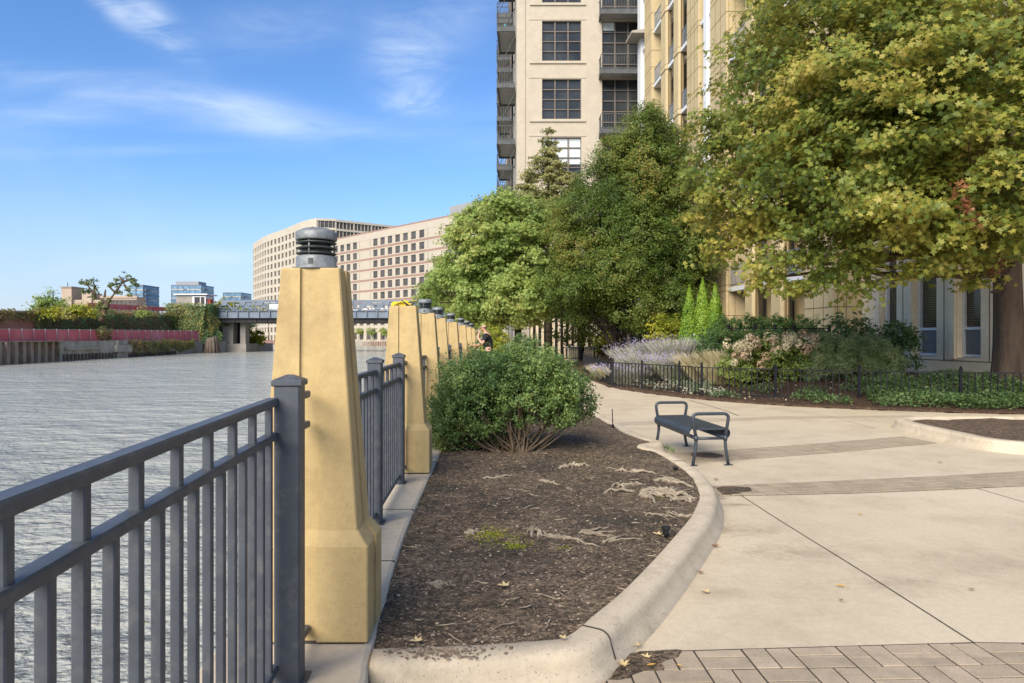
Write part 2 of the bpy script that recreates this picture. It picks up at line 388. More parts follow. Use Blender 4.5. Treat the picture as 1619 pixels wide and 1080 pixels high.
# ================================================================ water and land
def water_mat():
    n = NT('river water'); n.coord()
    a = n.noise(.9, 6, .62, stretch=(.75,1.0,1)); b = n.noise(3.2, 4, .6, stretch=(.8,1.1,1)); c = n.noise(.12, 3, .5)
    col = n.ramp(c, [(.35,(.36,.355,.29)),(.7,(.43,.42,.35))])
    fl = n.noise(9, 2, .4); k = n.ramp(fl, [(.735,(0,0,0)),(.76,(1,1,1))]); col = n.mix(k, col, (.42,.36,.22))
    n.l(col, n.b.inputs['Base Color']); n.b.inputs['Roughness'].default_value = .16; n.b.inputs['IOR'].default_value = 1.33; n.b.inputs['Specular IOR Level'].default_value = .75
    e = n.noise(.35, 5, .65, stretch=(.8,1.1,1)); s0 = n.bump(e, .6, 1.4); s1 = n.bump(a, .6, .6, s0); s2 = n.bump(b, .6, .12, s1); n.l(s2, n.b.inputs['Normal']); return n.m
WZ = -1.6
structure(MB().add([(-900,-60,WZ),(900,-60,WZ),(900,1500,WZ),(-900,1500,WZ)], [(0,1,2,3)], water_mat()).build('water'))
# this bank: concrete plaza sheet that ends at the river edge, then bends left far up the river
def plaza_mat():
    n = NT('plaza slab concrete'); f = n.noise(.55, 5, .6); col = n.ramp(f, [(.3,(.61,.51,.36)),(.7,(.55,.46,.32))])
    col = n.mix(n.ramp(n.noise(1.0, 6, .7), [(.46,(0,0,0)),(.80,(.6,.6,.6))]), col, (.30,.22,.14))
    col = n.mix(1.0, col, n.ramp(n.noise(190, 3, .7), [(.3,(.80,.79,.77)),(.7,(1.14,1.14,1.14))]), 'MULTIPLY')
    col = n.mix(1.0, col, n.ramp(n.noise(24, 5, .75), [(.3,(.90,.89,.88)),(.65,(1.04,1.04,1.04))]), 'MULTIPLY')
    # old dirt stains with their own place on the slabs
    for (mx,my,r,am,sc) in ((1.72,5.3,.34,.55,5),(1.95,4.75,.42,.42,6),(2.35,4.15,.40,.45,7),(1.95,6.1,.20,.7,7),(3.1,4.5,.5,.32,5),(1.25,4.0,.22,.4,8),(3.9,4.35,.5,.3,5),(1.9,6.35,.14,.7,9),(4.6,12.3,1.2,.3,2),(2.8,9.4,.5,.3,4)):
        d = n.n('ShaderNodeVectorMath', operation='DISTANCE'); mp = n.n('ShaderNodeMapping'); mp.inputs['Scale'].default_value = (.62,1.25,1); n.l(n.coord(), mp.inputs[0]); n.l(mp.outputs[0], d.inputs[0]); d.inputs[1].default_value = (mx*.62,my*1.25,0)
        q = n.n('ShaderNodeMath', operation='MULTIPLY_ADD'); n.l(n.noise(sc, 7, .8), q.inputs[0]); q.inputs[1].default_value = r*2.6; n.l(d.outputs['Value'], q.inputs[2])
        k = n.ramp(q.outputs[0], [(min(.98,r*1.15),(am,am,am)),(min(.99,r*2.0),(0,0,0))]); col = n.mix(k, col, (.20,.135,.085))
    col = n.mix(n.ramp(n.noise(48, 2, .5), [(.70,(0,0,0)),(.74,(.8,.8,.8))]), col, (.16,.11,.07))
    n.l(col, n.b.inputs['Base Color']); n.b.inputs['Roughness'].default_value = .88; n.b.inputs['Specular IOR Level'].default_value = .25
    n.l(n.bump(n.noise(150, 3, .7), .4, .003, n.bump(n.noise(8, 4, .6), .15, .01)), n.b.inputs['Normal']); return n.m
EDGE = [(-1.0,-14),(-1.08,0.5),(-1.20,3.3),(-1.36,6.9),(-1.50,11.5),(-1.58,14.5),(-1.70,20),(-1.9,26),(-2.6,50),(-4.8,198)]
bank = EDGE + [(-68.6,258),(-84,272),(-140,352),(-150,420),(-150,1200),(900,1200),(900,-14)]
near = EDGE[:9]+[(900,50),(900,-14)]
farp = [EDGE[8]]+bank[9:-1]+[(900,50)]
structure(MB().prism(near, -4, 0, plaza_mat()).build('plaza_ground'))
structure(MB().prism(farp, -4, -.02, M['landconc']).build('far_bank_ground'))
LB = [(-56,40),(-57.2,76),(-58.6,88),(-58.9,101),(-61.4,124),(-61.8,133),(-61,142),(-62,168),(-70,185),(-105,235),(-165,330),(-190,420),(-900,420),(-900,40)]
structure(MB().prism(LB, -4, .72, M['landconc']).build('left_bank_ground'))
# raised embankment behind the retaining wall
eb = MB(); P0 = [(-68.6,50,4.4),(-68.6,90,4.75),(-68.6,140,5.6),(-68.6,168,5.8),(-900,168,5.8),(-900,50,4.4)]
eb.add([(x,y,-2) for x,y,z in P0]+P0, [(6,7,8,9,10,11)]+[(i,(i+1)%6,6+(i+1)%6,6+i) for i in range(6)], M['lawn']); structure(eb.build('embankment_ground'))
# seawall on this bank
sw = MB(); sw.rings([[(x-.16,y,-3.5),(x-.16,y,-.02),(x+.02,y,-.02),(x+.02,y,-3.5)] for x,y in [(p[0],p[1]) for p in smooth([Vector((a,b,0)) for a,b in EDGE], 4)]], M['oldconc'])
structure(sw.build('seawall'))
# ================================================================ kerb strip under the pillars
KZ = .15
ins = smooth([Vector(p) for p in [(-.50,-3,0),(-.55,2.0,0),(-.60,2.9,0),(-.66,3.6,0),(-.745,4.9,0),(-.80,6.8,0),(-.86,9,0),(-.97,14,0),(-1.10,20,0),(-1.3,26,0)]], 6)
ous = [(-1.28,-3),(-1.28,26)]
def edge_x(y):
    for a, b in zip(EDGE[:-1], EDGE[1:]):
        if a[1] <= y <= b[1]: return a[0]+(b[0]-a[0])*(y-a[1])/(b[1]-a[1])
    return EDGE[0][0]
kr = []
for p in ins:
    ex = edge_x(p.y)-.10; r = .03
    kr.append([(ex,p.y,-.6),(ex,p.y,KZ-.01),(ex+.02,p.y,KZ),(p.x-r,p.y,KZ),(p.x-.3*r,p.y,KZ-.3*r),(p.x,p.y,KZ-r),(p.x,p.y,-.3)])
st = MB(); st.rings(kr, M['strip'], True, False); tag(st.build('fence_kerb'), 'pale concrete kerb strip under the yellow pillars along the river', 'kerb')
jj = MB()
for y in (2.65,4.12,5.35,7.4,9.4,11.8): jj.box(edge_x(y)-.09, np.interp(y,[q.y for q in ins],[q.x for q in ins])-.008, y-.004, y+.004, KZ-.02, KZ+.0025, M['joint'])
structure(jj.build('strip_joints'))
# ================================================================ planter kerb (rounded, swept)
inner = [(-.60,2.97),(-.2,3.00),(.13,3.05),(.25,3.10),(.397,3.336),(.586,3.645),(.856,4.154),(1.122,4.688),(1.386,5.245),(1.602,5.855),(1.725,6.48),(1.765,7.11),(1.735,7.75),(1.63,8.2),(1.55,8.42),(1.60,8.62),(1.78,8.80),(1.80,8.92),(1.70,9.2),(1.60,9.9),(1.54,10.64),(1.42,12.25),(1.34,14),(1.30,17),(1.10,20.5),(.9,23),(.75,26)]
inn = smooth([Vector((x,y,0)) for x,y in inner], 4)
W_ = .155
def kerb_rings(pts, wd, r=.045, z=KZ, lean=.02, closed=False):
    rs = []; n = len(pts)
    for i, p in enumerate(pts):
        a = pts[(i-1) % n] if closed or i else p; b = pts[(i+1) % n] if closed or i < n-1 else p
        t = (b-a).normalized(); o = Vector((t.y,-t.x,0))   # to the right
        prof = [(-.0,-.3),(0,z-.012),(.012,z),(wd-r,z),(wd-r*.62,z-r*.08),(wd-r*.3,z-r*.3),(wd-r*.08,z-r*.62),(wd,z-r),(wd+lean,.03),(wd+lean+.03,.006),(wd+lean+.03,-.3)]
        rs.append([tuple(p+o*q+Vector((0,0,h))) for q, h in prof])
    return rs
# offset direction must stay smooth at the notch: widen gently
pk = empty('planter_kerb', (0,0,0), 'curved raised concrete kerb around the bark soil bed with the boxwood bush', 'kerb')
MB().rings(kerb_rings(inn, W_, .055), M['kerb'], True, True).build('kerb_body', None, pk)
kj = MB()
for idx in (14, 46):
    p = inn[idx]; t = (inn[idx+1]-inn[idx-1]).normalized(); o = Vector((t.y,-t.x,0))
    pr = [tuple(p+o*q+Vector((0,0,h+.002))) for q, h in [(0.01,KZ),(W_-.055,KZ),(W_-.034,KZ-.004),(W_-.016,KZ-.016),(W_-.004,KZ-.034),(W_,KZ-.055),(W_+.022,.03)]]
    for a, b in zip(pr[:-1], pr[1:]): kj.bar(Vector(a), Vector(b), .007, .005, M['joint'])
kj.build('joint', None, pk)
# ================================================================ soil
def soil_mat(name, a, b, moss=True):
    n = NT(name); f = n.noise(1.6, 6, .7); col = n.ramp(f, [(.32,a),(.66,b)])
    vo = n.n('ShaderNodeTexVoronoi'); vo.inputs['Scale'].default_value = 62; n.l(n.coord(), vo.inputs['Vector']); vo.inputs['Randomness'].default_value = 1
    sx = n.n('ShaderNodeSeparateColor'); n.l(vo.outputs['Color'], sx.inputs[0])
    col = n.mix(1.0, col, n.ramp(sx.outputs[0], [(0,(.45,.45,.45)),(.8,(1.35,1.3,1.25)),(1,(1.9,1.75,1.6))]), 'MULTIPLY')
    f2 = n.noise(14, 5, .75); col = n.mix(1.0, col, n.ramp(f2, [(.35,(.45,.45,.46)),(.62,(1.25,1.2,1.15))]), 'MULTIPLY')
    f3 = n.noise(75, 3, .55); col = n.mix(n.ramp(f3, [(.63,(0,0,0)),(.69,(1,1,1))]), col, (.38,.30,.21))
    if moss:
        f5 = n.noise(1.1, 5, .7); col = n.mix(n.ramp(f5, [(.50,(0,0,0)),(.62,(.62,.62,.62))]), col, (.062,.060,.046))
        for (mx, my, r, cc) in ((-.14,4.78,.26,(.20,.24,.03)), (.02,4.52,.16,(.22,.27,.03)), (1.05,6.35,.22,(.17,.17,.06)), (.75,7.4,.3,(.19,.17,.05)),(1.25,5.75,.12,(.15,.17,.03))):
            d = n.n('ShaderNodeVectorMath', operation='DISTANCE'); n.l(n.coord(), d.inputs[0]); d.inputs[1].default_value = (mx,my,.15)
            q = n.n('ShaderNodeMath', operation='MULTIPLY_ADD'); n.l(n.noise(11, 5, .75), q.inputs[0]); q.inputs[1].default_value = r*3.0; n.l(d.outputs['Value'], q.inputs[2])
            k = n.ramp(q.outputs[0], [(r*1.55,(.75,.75,.75)),(r*2.0,(0,0,0))]); col = n.mix(k, col, cc)
    n.l(col, n.b.inputs['Base Color']); n.b.inputs['Roughness'].default_value = .95; n.b.inputs['Specular IOR Level'].default_value = .15
    h = n.noise(14, 6, .75); h2 = n.noise(60, 4, .7)
    n.l(n.bump(h2, 1, .02, n.bump(vo.outputs['Distance'], .8, .02, n.bump(h, 1, .05))), n.b.inputs['Normal']); return n.m
M['soil'] = soil_mat('bark mulch soil', (.165,.128,.088), (.27,.21,.15))
M['mulch'] = soil_mat('brown mulch', (.10,.065,.045), (.16,.105,.07), False)
M['drysoil'] = soil_mat('dry brown soil', (.17,.125,.09), (.22,.165,.12), False)
bedpoly = [(p.x+.05, p.y-.03) for p in inn] + [(p.x-.03, p.y) for p in reversed(ins) if p.y > 2.9]
def soil_h(x, y):
    v = noise.fractal(Vector((x*1.3,y*1.3,3)), 1, 2.1, 4)*.022+noise.fractal(Vector((x*9,y*9,1)), .8, 2.1, 3)*.006
    return v
def sheet(poly, step, zf, material, name, x0, x1, y0, y1):
    nx = int((x1-x0)/step)+1; ny = int((y1-y0)/step)+1; idx = {}; vs = []; fs = []
    def vid(i, j):
        if (i,j) not in idx:
            x = x0+i*step; y = y0+j*step; idx[(i,j)] = len(vs); vs.append((x,y,zf(x,y)))
        return idx[(i,j)]
    for i in range(nx):
        for j in range(ny):
            if inpoly(x0+(i+.5)*step, y0+(j+.5)*step, poly): fs.append((vid(i,j),vid(i+1,j),vid(i+1,j+1),vid(i,j+1)))
    return MB().add(vs, fs, material, True)
def bed_z(x, y):
    return .128+soil_h(x,y)+.03*math.exp(-((x-.1)**2+(y-8.2)**2)/1.2)+.025*math.exp(-((x-1.1)**2+(y-6)**2)/.5)
structure(sheet(bedpoly, .035, bed_z, M['soil'], 's', -.9, 2.0, 2.95, 11).build('planter_soil'))
structure(sheet(bedpoly, .15, lambda x,y: bed_z(x,y)-.004, M['soil'], 's', -1.35, 2.1, 10.8, 26).build('planter_soil_far'))
# bark chips and pebbles
def chips(n, place, size, material, name, label, parentkind='stuff'):
    mb = MB(); k = 0
    while k < n:
        p = place()
        if p is None: continue
        s = size*random.uniform(.4,1.4); a = random.uniform(0,PI); asp = random.uniform(.3,.9); h = s*random.uniform(.15,.5)
        ca, sa = math.cos(a), math.sin(a); R_ = [(-1,-asp),(1.0,-asp*.7),(.8,asp),(-.7,asp*.8)]
        vs = [(p[0]+(x*ca-y*sa)*s, p[1]+(x*sa+y*ca)*s, p[2]+random.uniform(0,.3)*s) for x,y in R_]
        vs += [(p[0]+(x*ca-y*sa)*s*.8, p[1]+(x*sa+y*ca)*s*.8, p[2]+h+random.uniform(-.2,.5)*h) for x,y in R_]
        mb.add(vs, [(4,5,6,7),(0,1,5,4),(1,2,6,5),(2,3,7,6),(3,0,4,7)], material); k += 1
    return tag(mb.build(name), label, 'mulch', kind='stuff')
M['chip'] = mat('bark chips', (.27,.20,.14), (.15,.11,.075), 3, .95, island=.5)
M['chip_l'] = mat('pale wood chips', (.42,.33,.235), (.30,.225,.155), 3, .9, island=.4)
def inbed():
    x = random.uniform(-.8,1.8); y = 3.0+8*random.random()**1.5
    return (x,y,bed_z(x,y)) if inpoly(x,y,bedpoly) else None
chips(3800, inbed, .0075, M['chip'], 'bark_chips', 'dark bark chips spread over the planter soil')
chips(1700, inbed, .008, M['chip_l'], 'wood_flakes', 'pale wood flakes scattered over the planter soil')
# ================================================================ paver bands
def pavers(poly, L, base_z, material, ang=0, mode='basket', gap=.0048, name='paver_band', ox=0, oy=0):
    ca, sa = math.cos(ang), math.sin(ang); xs = [p[0]*ca+p[1]*sa for p in poly]; ys = [-p[0]*sa+p[1]*ca for p in poly]
    mb = MB(); ar = sum(poly[i][0]*poly[(i+1)%len(poly)][1]-poly[(i+1)%len(poly)][0]*poly[i][1] for i in range(len(poly)))
    if ar < 0: poly = poly[::-1]
    i0 = int(min(xs)/L)-2; i1 = int(max(xs)/L)+2; j0 = int(min(ys)/L)-2; j1 = int(max(ys)/L)+2
    for i in range(i0, i1):
        for j in range(j0, j1):
            x = i*L+ox; y = j*L+oy
            rects = [(x,x+L,y,y+L/2),(x,x+L,y+L/2,y+L)] if (i+j) % 2 else [(x,x+L/2,y,y+L),(x+L/2,x+L,y,y+L)]
            for a, b, c, d in rects:
                dz = random.uniform(-.0012,.0015)
                q = [(a+gap,c+gap),(b-gap,c+gap),(b-gap,d-gap),(a+gap,d-gap)]
                q = [(px*ca-py*sa, px*sa+py*ca) for px, py in q]
                for k in range(len(poly)):
                    q = clip(q, poly[k], poly[(k+1)%len(poly)])
                    if len(q) < 3: break
                if len(q) >= 3:
                    cx = sum(p[0] for p in q)/len(q); cy = sum(p[1] for p in q)/len(q)
                    q2 = [(cx+(p[0]-cx)*.975, cy+(p[1]-cy)*.975) for p in q]
                    z1 = base_z+dz
                    mb.rings([[(p[0],p[1],z1-.006) for p in q],[(p[0],p[1],z1-.002) for p in q],[(p[0],p[1],z1) for p in q2]], material, True)
    return mb
b1 = [(.30,2.98),(.52,3.18),(.786,3.245),(2.27,3.335),(3.6,3.30),(5.5,3.2),(5.5,-1.5),(-.45,-1.5),(-.45,2.90)]
base = MB().prism(b1, -.02, .0035, M['joint']); structure(base.build('paver_bed_near'))
# concave outline: clip against its convex pieces
conv1 = [[(.52,3.18),(5.5,3.2),(5.5,-1.5),(.52,-1.5)], [(.52,3.18),(.786,3.245),(2.27,3.335),(3.6,3.30),(5.5,3.2)], [(-.45,2.85),(.25,2.95),(.52,3.18),(.52,-1.5),(-.45,-1.5)]]
allp = MB()
for c_ in conv1:
    m_ = pavers(c_, .232, .0078, M['paver'], .035, ox=.05, oy=.02)
    if m_.v: allp.add(m_.v, m_.f, M['paver'])
structure(allp.build('paver_band_near'))
b2 = [(1.78,6.42),(2.1,6.45),(3.3,6.56),(5.16,6.88),(9,7.75),(9,8.45),(5.16,7.47),(3.3,7.08),(2.1,6.86),(1.95,6.80),(1.83,6.75)]
b3 = [(2.05,8.12),(2.6,8.28),(4.2,8.85),(6.0,9.65),(5.9,10.28),(4.2,9.55),(2.8,9.02),(1.98,8.75)]
def band(poly, quads, L, ang, mt, nm):
    structure(MB().prism(poly, -.02, .0035, M['joint']).build('paver_bed_'+nm)); a = MB()
    for q in quads:
        m_ = pavers(q, L, .0078, mt, ang, gap=.006)
        if m_.v: a.add(m_.v, m_.f, mt)
    structure(a.build('paver_band_'+nm))
band(b2, [[(1.80,6.42),(2.1,6.45),(2.1,6.86),(1.83,6.75)],[(2.1,6.45),(3.3,6.56),(3.3,7.08),(2.1,6.86)],[(3.3,6.56),(5.16,6.88),(5.16,7.47),(3.3,7.08)],[(5.16,6.88),(9,7.75),(9,8.45),(5.16,7.47)]], .232, .17, M['paver_old'], 'middle')
band(b3, [[(2.05,8.12),(2.6,8.28),(2.8,9.02),(1.98,8.75)],[(2.6,8.28),(4.2,8.85),(4.2,9.55),(2.8,9.02)],[(4.2,8.85),(6.0,9.65),(5.9,10.28),(4.2,9.55)]], .232, .38, M['paver_old'], 'far')
b4 = [(1.62,11.9),(3.2,12.4),(5.2,12.9),(7.6,13.05),(7.6,12.75),(5.2,12.45),(3.2,11.95),(1.65,11.45)]
structure(MB().prism(b4, -.02, .0045, mat('darker concrete band', (.46,.38,.27), (.41,.335,.235), 2, .9, stain=((.30,.24,.17),3,.5,.8,.5))).build('dark_concrete_band'))
# joints in the concrete
jn = MB()
def joint(pts, w_=.009):
    pts = [Vector((p[0],p[1],0)) for p in pts]
    for a, b in zip(pts[:-1], pts[1:]):
        t = (b-a).normalized(); o = Vector((t.y,-t.x,0))*w_/2
        jn.add([a-o+Vector((0,0,.0045)),b-o+Vector((0,0,.0045)),b+o+Vector((0,0,.0045)),a+o+Vector((0,0,.0045))], [(0,1,2,3)], M['joint'])
joint(smooth([Vector((2.165,6.46,0)),Vector((2.19,5.5,0)),Vector((2.235,4.4,0)),Vector((2.262,3.345,0))],5), .008)
joint([(.50,3.175),(.79,3.253),(2.27,3.343),(3.6,3.308),(5.5,3.21)], .012)
joint([(4.6,6.77),(4.75,5.0),(4.95,3.25)], .008)
joint(smooth([Vector(p) for p in [(1.83,6.76,0),(2.1,6.87,0),(3.3,7.09,0),(5.16,7.48,0),(9,8.46,0)]],4), .012)
joint(smooth([Vector(p) for p in [(1.8,6.40,0),(2.1,6.44,0),(3.3,6.55,0),(5.16,6.87,0),(9,7.74,0)]],4), .007)
joint(smooth([Vector(p) for p in [(1.98,8.76,0),(2.8,9.03,0),(4.2,9.56,0),(5.9,10.29,0)]],4), .010)
joint(smooth([Vector(p) for p in [(4.2,16.2,0),(4.3,15.0,0),(4.35,13.9,0),(4.30,13.0,0)]],5), .02)
joint([(1.9,15.5),(4.35,14.3)], .012); joint([(6.0,13.0),(5.95,11.2)], .007)
structure(jn.build('paving_joints'))
# ================================================================ right-hand planter
rp = smooth([Vector((x,y,0)) for x,y in [(13.5,11.9),(9.5,11.75),(7.4,11.75),(6.55,11.55),(6.25,11.1),(6.2,10.4),(6.22,9.7),(6.25,9.1),(6.55,8.72),(7.2,8.4),(9,7.9),(13.5,7.2)]],5)
rpk = empty('planter_kerb', (0,0,0), 'rounded concrete kerb of the bare soil island on the right edge', 'kerb')
rin = []
for i, p in enumerate(rp):
    t = (rp[min(i+1,len(rp)-1)]-rp[max(i-1,0)]).normalized(); rin.append(p-Vector((t.y,-t.x,0))*.20)
MB().rings(kerb_rings(rin, .19, .05), M['kerb'], True, True).build('kerb_body', None, rpk)
structure(sheet([(p.x,p.y) for p in rin], .14, lambda x,y: .115+soil_h(x,y)*.8, M['drysoil'], 's', 6, 13.3, 7, 12).build('island_soil'))
# ================================================================ yellow pillars
def octo(r, b=None, rec=.014, ch=.045, sh_=.03, bev=.006):
    """rectangular plan, half width r, half depth b, with a shallow vertical channel in the middle of every face"""
    b = b or r*.6; e = bev
    P = [(r-e,-b),(r,-b+e),(r,-sh_),(r-rec*.7,-sh_),(r-rec*.7,sh_),(r,sh_),(r,b-e),(r-e,b),(ch,b),(ch,b-rec),(-ch,b-rec),(-ch,b),(-r+e,b),(-r,b-e),(-r,sh_),(-r+rec*.7,sh_),(-r+rec*.7,-sh_),(-r,-sh_),(-r,-b+e),(-r+e,-b),(-ch,-b),(-ch,-b+rec),(ch,-b+rec),(ch,-b)]
    return P
def make_pillar(lantern=True):
    root = empty('stone_pillar', (0,0,0), '', 'pillar')
    mb = MB(); H = 1.80-KZ
    prof = [(.267,.157,.002),(.270,.160,.006),(.270,.160,.420),(.221,.130,.485)]
    mb.rings([[(x,y,z) for x,y in octo(r,b)] for r, b, z in prof], M['ystone'])
    mb.build('base_block', None, root)
    sh = MB(); z0 = .478
    prof = [(.221,.130,z0),(.218,.128,z0+.006),(.132,.098,H-.008),(.129,.095,H-.001),(.126,.092,H)]
    sh.rings([[(x,y,z) for x,y in octo(r,b)] for r, b, z in prof], M['ystone'])
    sh.build('shaft', None, root)
    sm = MB(); sm.prism([(-.25,-.145),(.25,-.145),(.25,.145),(-.25,.145)], -.012, .012, M['joint']); sm.build('shim', None, root)
    if lantern:
        ln = MB(); ln.lathe([(.096,0),(.096,.010),(.091,.011),(.091,.056),(.083,.062),(.05,.062)], 32, M['galv'], (0,0,H)); l = ln.build('lantern', None, root)
        for k in range(3):
            lv = MB(); z = H+.064+k*.0245; lv.lathe([(.060,z),(.090,z+.006),(.092,z+.010),(.066,z+.019),(.058,z+.019)], 32, M['louvre']); lv.build('louvre', None, l)
        cr = MB(); cr.lathe([(.062,H+.056),(.062,H+.14)], 24, M['louvre']); cr.build('lantern_core', None, l)
        for k in range(3):
            a = k*2*PI/3+.4; bt = MB(); bt.tube([(math.cos(a)*.08,math.sin(a)*.08,H+.055),(math.cos(a)*.08,math.sin(a)*.08,H+.14)], .004, 6, M['galv']); bt.build('rod', None, l)
        cp = MB(); cp.lathe([(.070,H+.134),(.091,H+.134),(.093,H+.138),(.093,H+.168),(.089,H+.173),(.058,H+.188),(.0005,H+.188)], 32, M['galv']); cp.build('lantern_cap', None, l)
        bx = MB(); bx.box(-.011,.011,-.092,-.086,H+.020,H+.045, M['louvre']); bx.build('latch', None, l)
    return root
PIL = [(-.902,3.15),(-1.087,6.88),(-1.140,8.95),(-1.225,11.3),(-1.27,14.2),(-1.335,17.8),(-1.385,20.9),(-1.49,24.9)]
plab = ['yellow cast stone pillar with louvred metal lantern nearest the camera', 'yellow stone pillar without a lantern, yellow tape lying on its top',
 'yellow pillar with a lantern just behind the one topped with yellow tape', 'fourth yellow pillar from the camera, lantern cap against the trees',
 'fifth yellow pillar from the camera along the river fence', 'sixth yellow pillar from the camera along the river fence', 'seventh yellow pillar from the camera, next to last one', 'farthest yellow pillar of the river fence row']
pproto = make_pillar(True); plain = make_pillar(False)
for i, (x, y) in enumerate(PIL):
    o = pproto if i == 0 else plain if i == 1 else copy_tree(pproto)
    o.location = (x, y, KZ+.010); o.rotation_euler.z = math.radians((0,1.5,.8,2,-1,.5,1,0)[i])
    o['label'] = plab[i]; o['group'] = 'yellow pillars of the riverside fence'
# crumpled tape on the second pillar
tp = MB()
for k, (r, h, mt) in enumerate([(.10,.03,M['yellow']),(.07,.045,M['louvre']),(.055,.055,M['yellow'])]):
    pts = []
    for j in range(15):
        a = j/14*2*PI*.8+k*1.9; pts.append((math.cos(a)*r*.95+(-.02+.03*k), math.sin(a)*r*.7, h*.5+.018*math.sin(a*3+k)+.012))
    tp.tube(pts, .017, 6, mt, True, flat=.5)
tp.box(-.10,.02,-.05,.0,.0,.032, M['yellow'], Matrix.Rotation(.2,4,'Y')); tp.box(.03,.11,-.04,.03,.0,.03, M['louvre'], Matrix.Rotation(-.25,4,'Y'))
tag(tp.build('caution_tape', None, None, (PIL[1][0],PIL[1][1],1.807)), 'crumpled yellow and black caution tape on top of the lanternless pillar', 'tape')
# ================================================================ riverside railing
def fence_post(parent, x, y, rz):
    mb = MB(); h = .049
    Mx = Matrix.Translation((x,y,KZ)) @ Matrix.Rotation(rz,4,'Z')
    mb.bbox(-h,h,-h,h,.0,1.165,.006,M['fence'],Mx)
    p = mb.build('post', None, parent)
    cb = MB(); c_ = .057
    cb.rings([[(-a,-a,z),(a,-a,z),(a,a,z),(-a,a,z)] for a, z in [(c_-.004,1.160),(c_,1.164),(c_,1.180),(c_-.006,1.186),(.012,1.203)]], M['fence'], M=Mx); cb.build('post_cap', None, p)
    bs = MB(); bs.box(-.07,.07,-.07,.07,.0,.006,M['fence'],Mx); bs.build('base_plate', None, p)
bal_long = MB(); bal_long.bbox(-.0125,.0125,-.0125,.0125,.225,1.245,.003,M['fence']); BL = bal_long.mesh('baluster_full')
bal_short = MB(); bal_short.bbox(-.0125,.0125,-.0125,.0125,.225,1.12,.003,M['fence']); BS = bal_short.mesh('baluster_short')
def rail_panel(parent, a, b, first_full=True, sp=.121, off=.5, bars=True):
    a = Vector((*a,0)); b = Vector((*b,0)); L = (b-a).length; t = (b-a)/L; ang = math.atan2(t.y,t.x)
    Mx = Matrix.Translation(a) @ Matrix.Rotation(ang,4,'Z')
    for nm, z0, z1, hw in (('top_rail',1.236,1.266,.022),('middle_rail',1.106,1.134,.021),('bottom_rail',.208,.238,.020)):
        r = MB(); r.bbox(0,L,-hw,hw,z0,z1,.006,M['fence'],Mx); r.build(nm, None, parent)
    if not bars: return
    n = int((L-off*sp)/sp)+1
    for k in range(n):
        d = off*sp+k*sp
        if d > L-.02: break
        full = (k % 2 == 0) == first_full
        p = a+t*d; link('baluster', BL if full else BS, parent, p, ang)
def px_(y): return -.650-.103*y     # near fence line
f1 = empty('river_railing', (px_(2.8),2.8,KZ), 'nearest run of dark slate railing running out of frame at lower left', 'railing', 'steel railings along the river')
f1.location = (0,0,0)
rail_panel(f1, (px_(-1.052),-1.052), (px_(2.64),2.64), True, .112, off=.50)
rail_panel(f1, (-.90,2.72), (-.905,3.0), True, off=.3, bars=False)
fence_post(f1, -.872, 2.68, .08); fence_post(f1, px_(-1.1), -1.1, .05)
runs = [((-.93,3.30),(-1.065,6.79),[4.97,6.32],'dark slate railing between the nearest pillar and the taped pillar'),
        ((-1.10,7.2),(-1.13,8.86),[7.45],'short dark railing behind the pillar with the yellow tape'),
        ((-1.15,9.25),(-1.22,11.2),[10.9],'dark railing between third and fourth yellow pillars'),
        ((-1.25,11.6),(-1.28,14.1),[11.85,13.75],'dark railing between fourth and fifth yellow pillars'),
        ((-1.29,14.5),(-1.33,17.7),[14.8,17.3],'dark railing between fifth and sixth yellow pillars'),
        ((-1.35,18.1),(-1.39,20.8),[18.4,20.5],'dark railing between sixth and seventh yellow pillars'),
        ((-1.40,21.2),(-1.49,24.8),[21.5,24.4],'farthest dark railing between the last two yellow pillars')]
for a, b, posts, lab in runs:
    r_ = empty('river_railing', (0,0,0), lab, 'railing', 'steel railings along the river')
    L_ = b[1]-a[1]; xs = lambda y: a[0]+(b[0]-a[0])*(y-a[1])/L_
    cuts = [a[1]]+posts+[b[1]]
    for c0, c1 in zip(cuts[:-1], cuts[1:]):
        y0 = c0+(.05 if c0 in posts else 0); y1 = c1-(.05 if c1 in posts else 0)
        rail_panel(r_, (xs(y0),y0), (xs(y1),y1), True, off=.6)
    for y in posts: fence_post(r_, xs(y), y, .03)
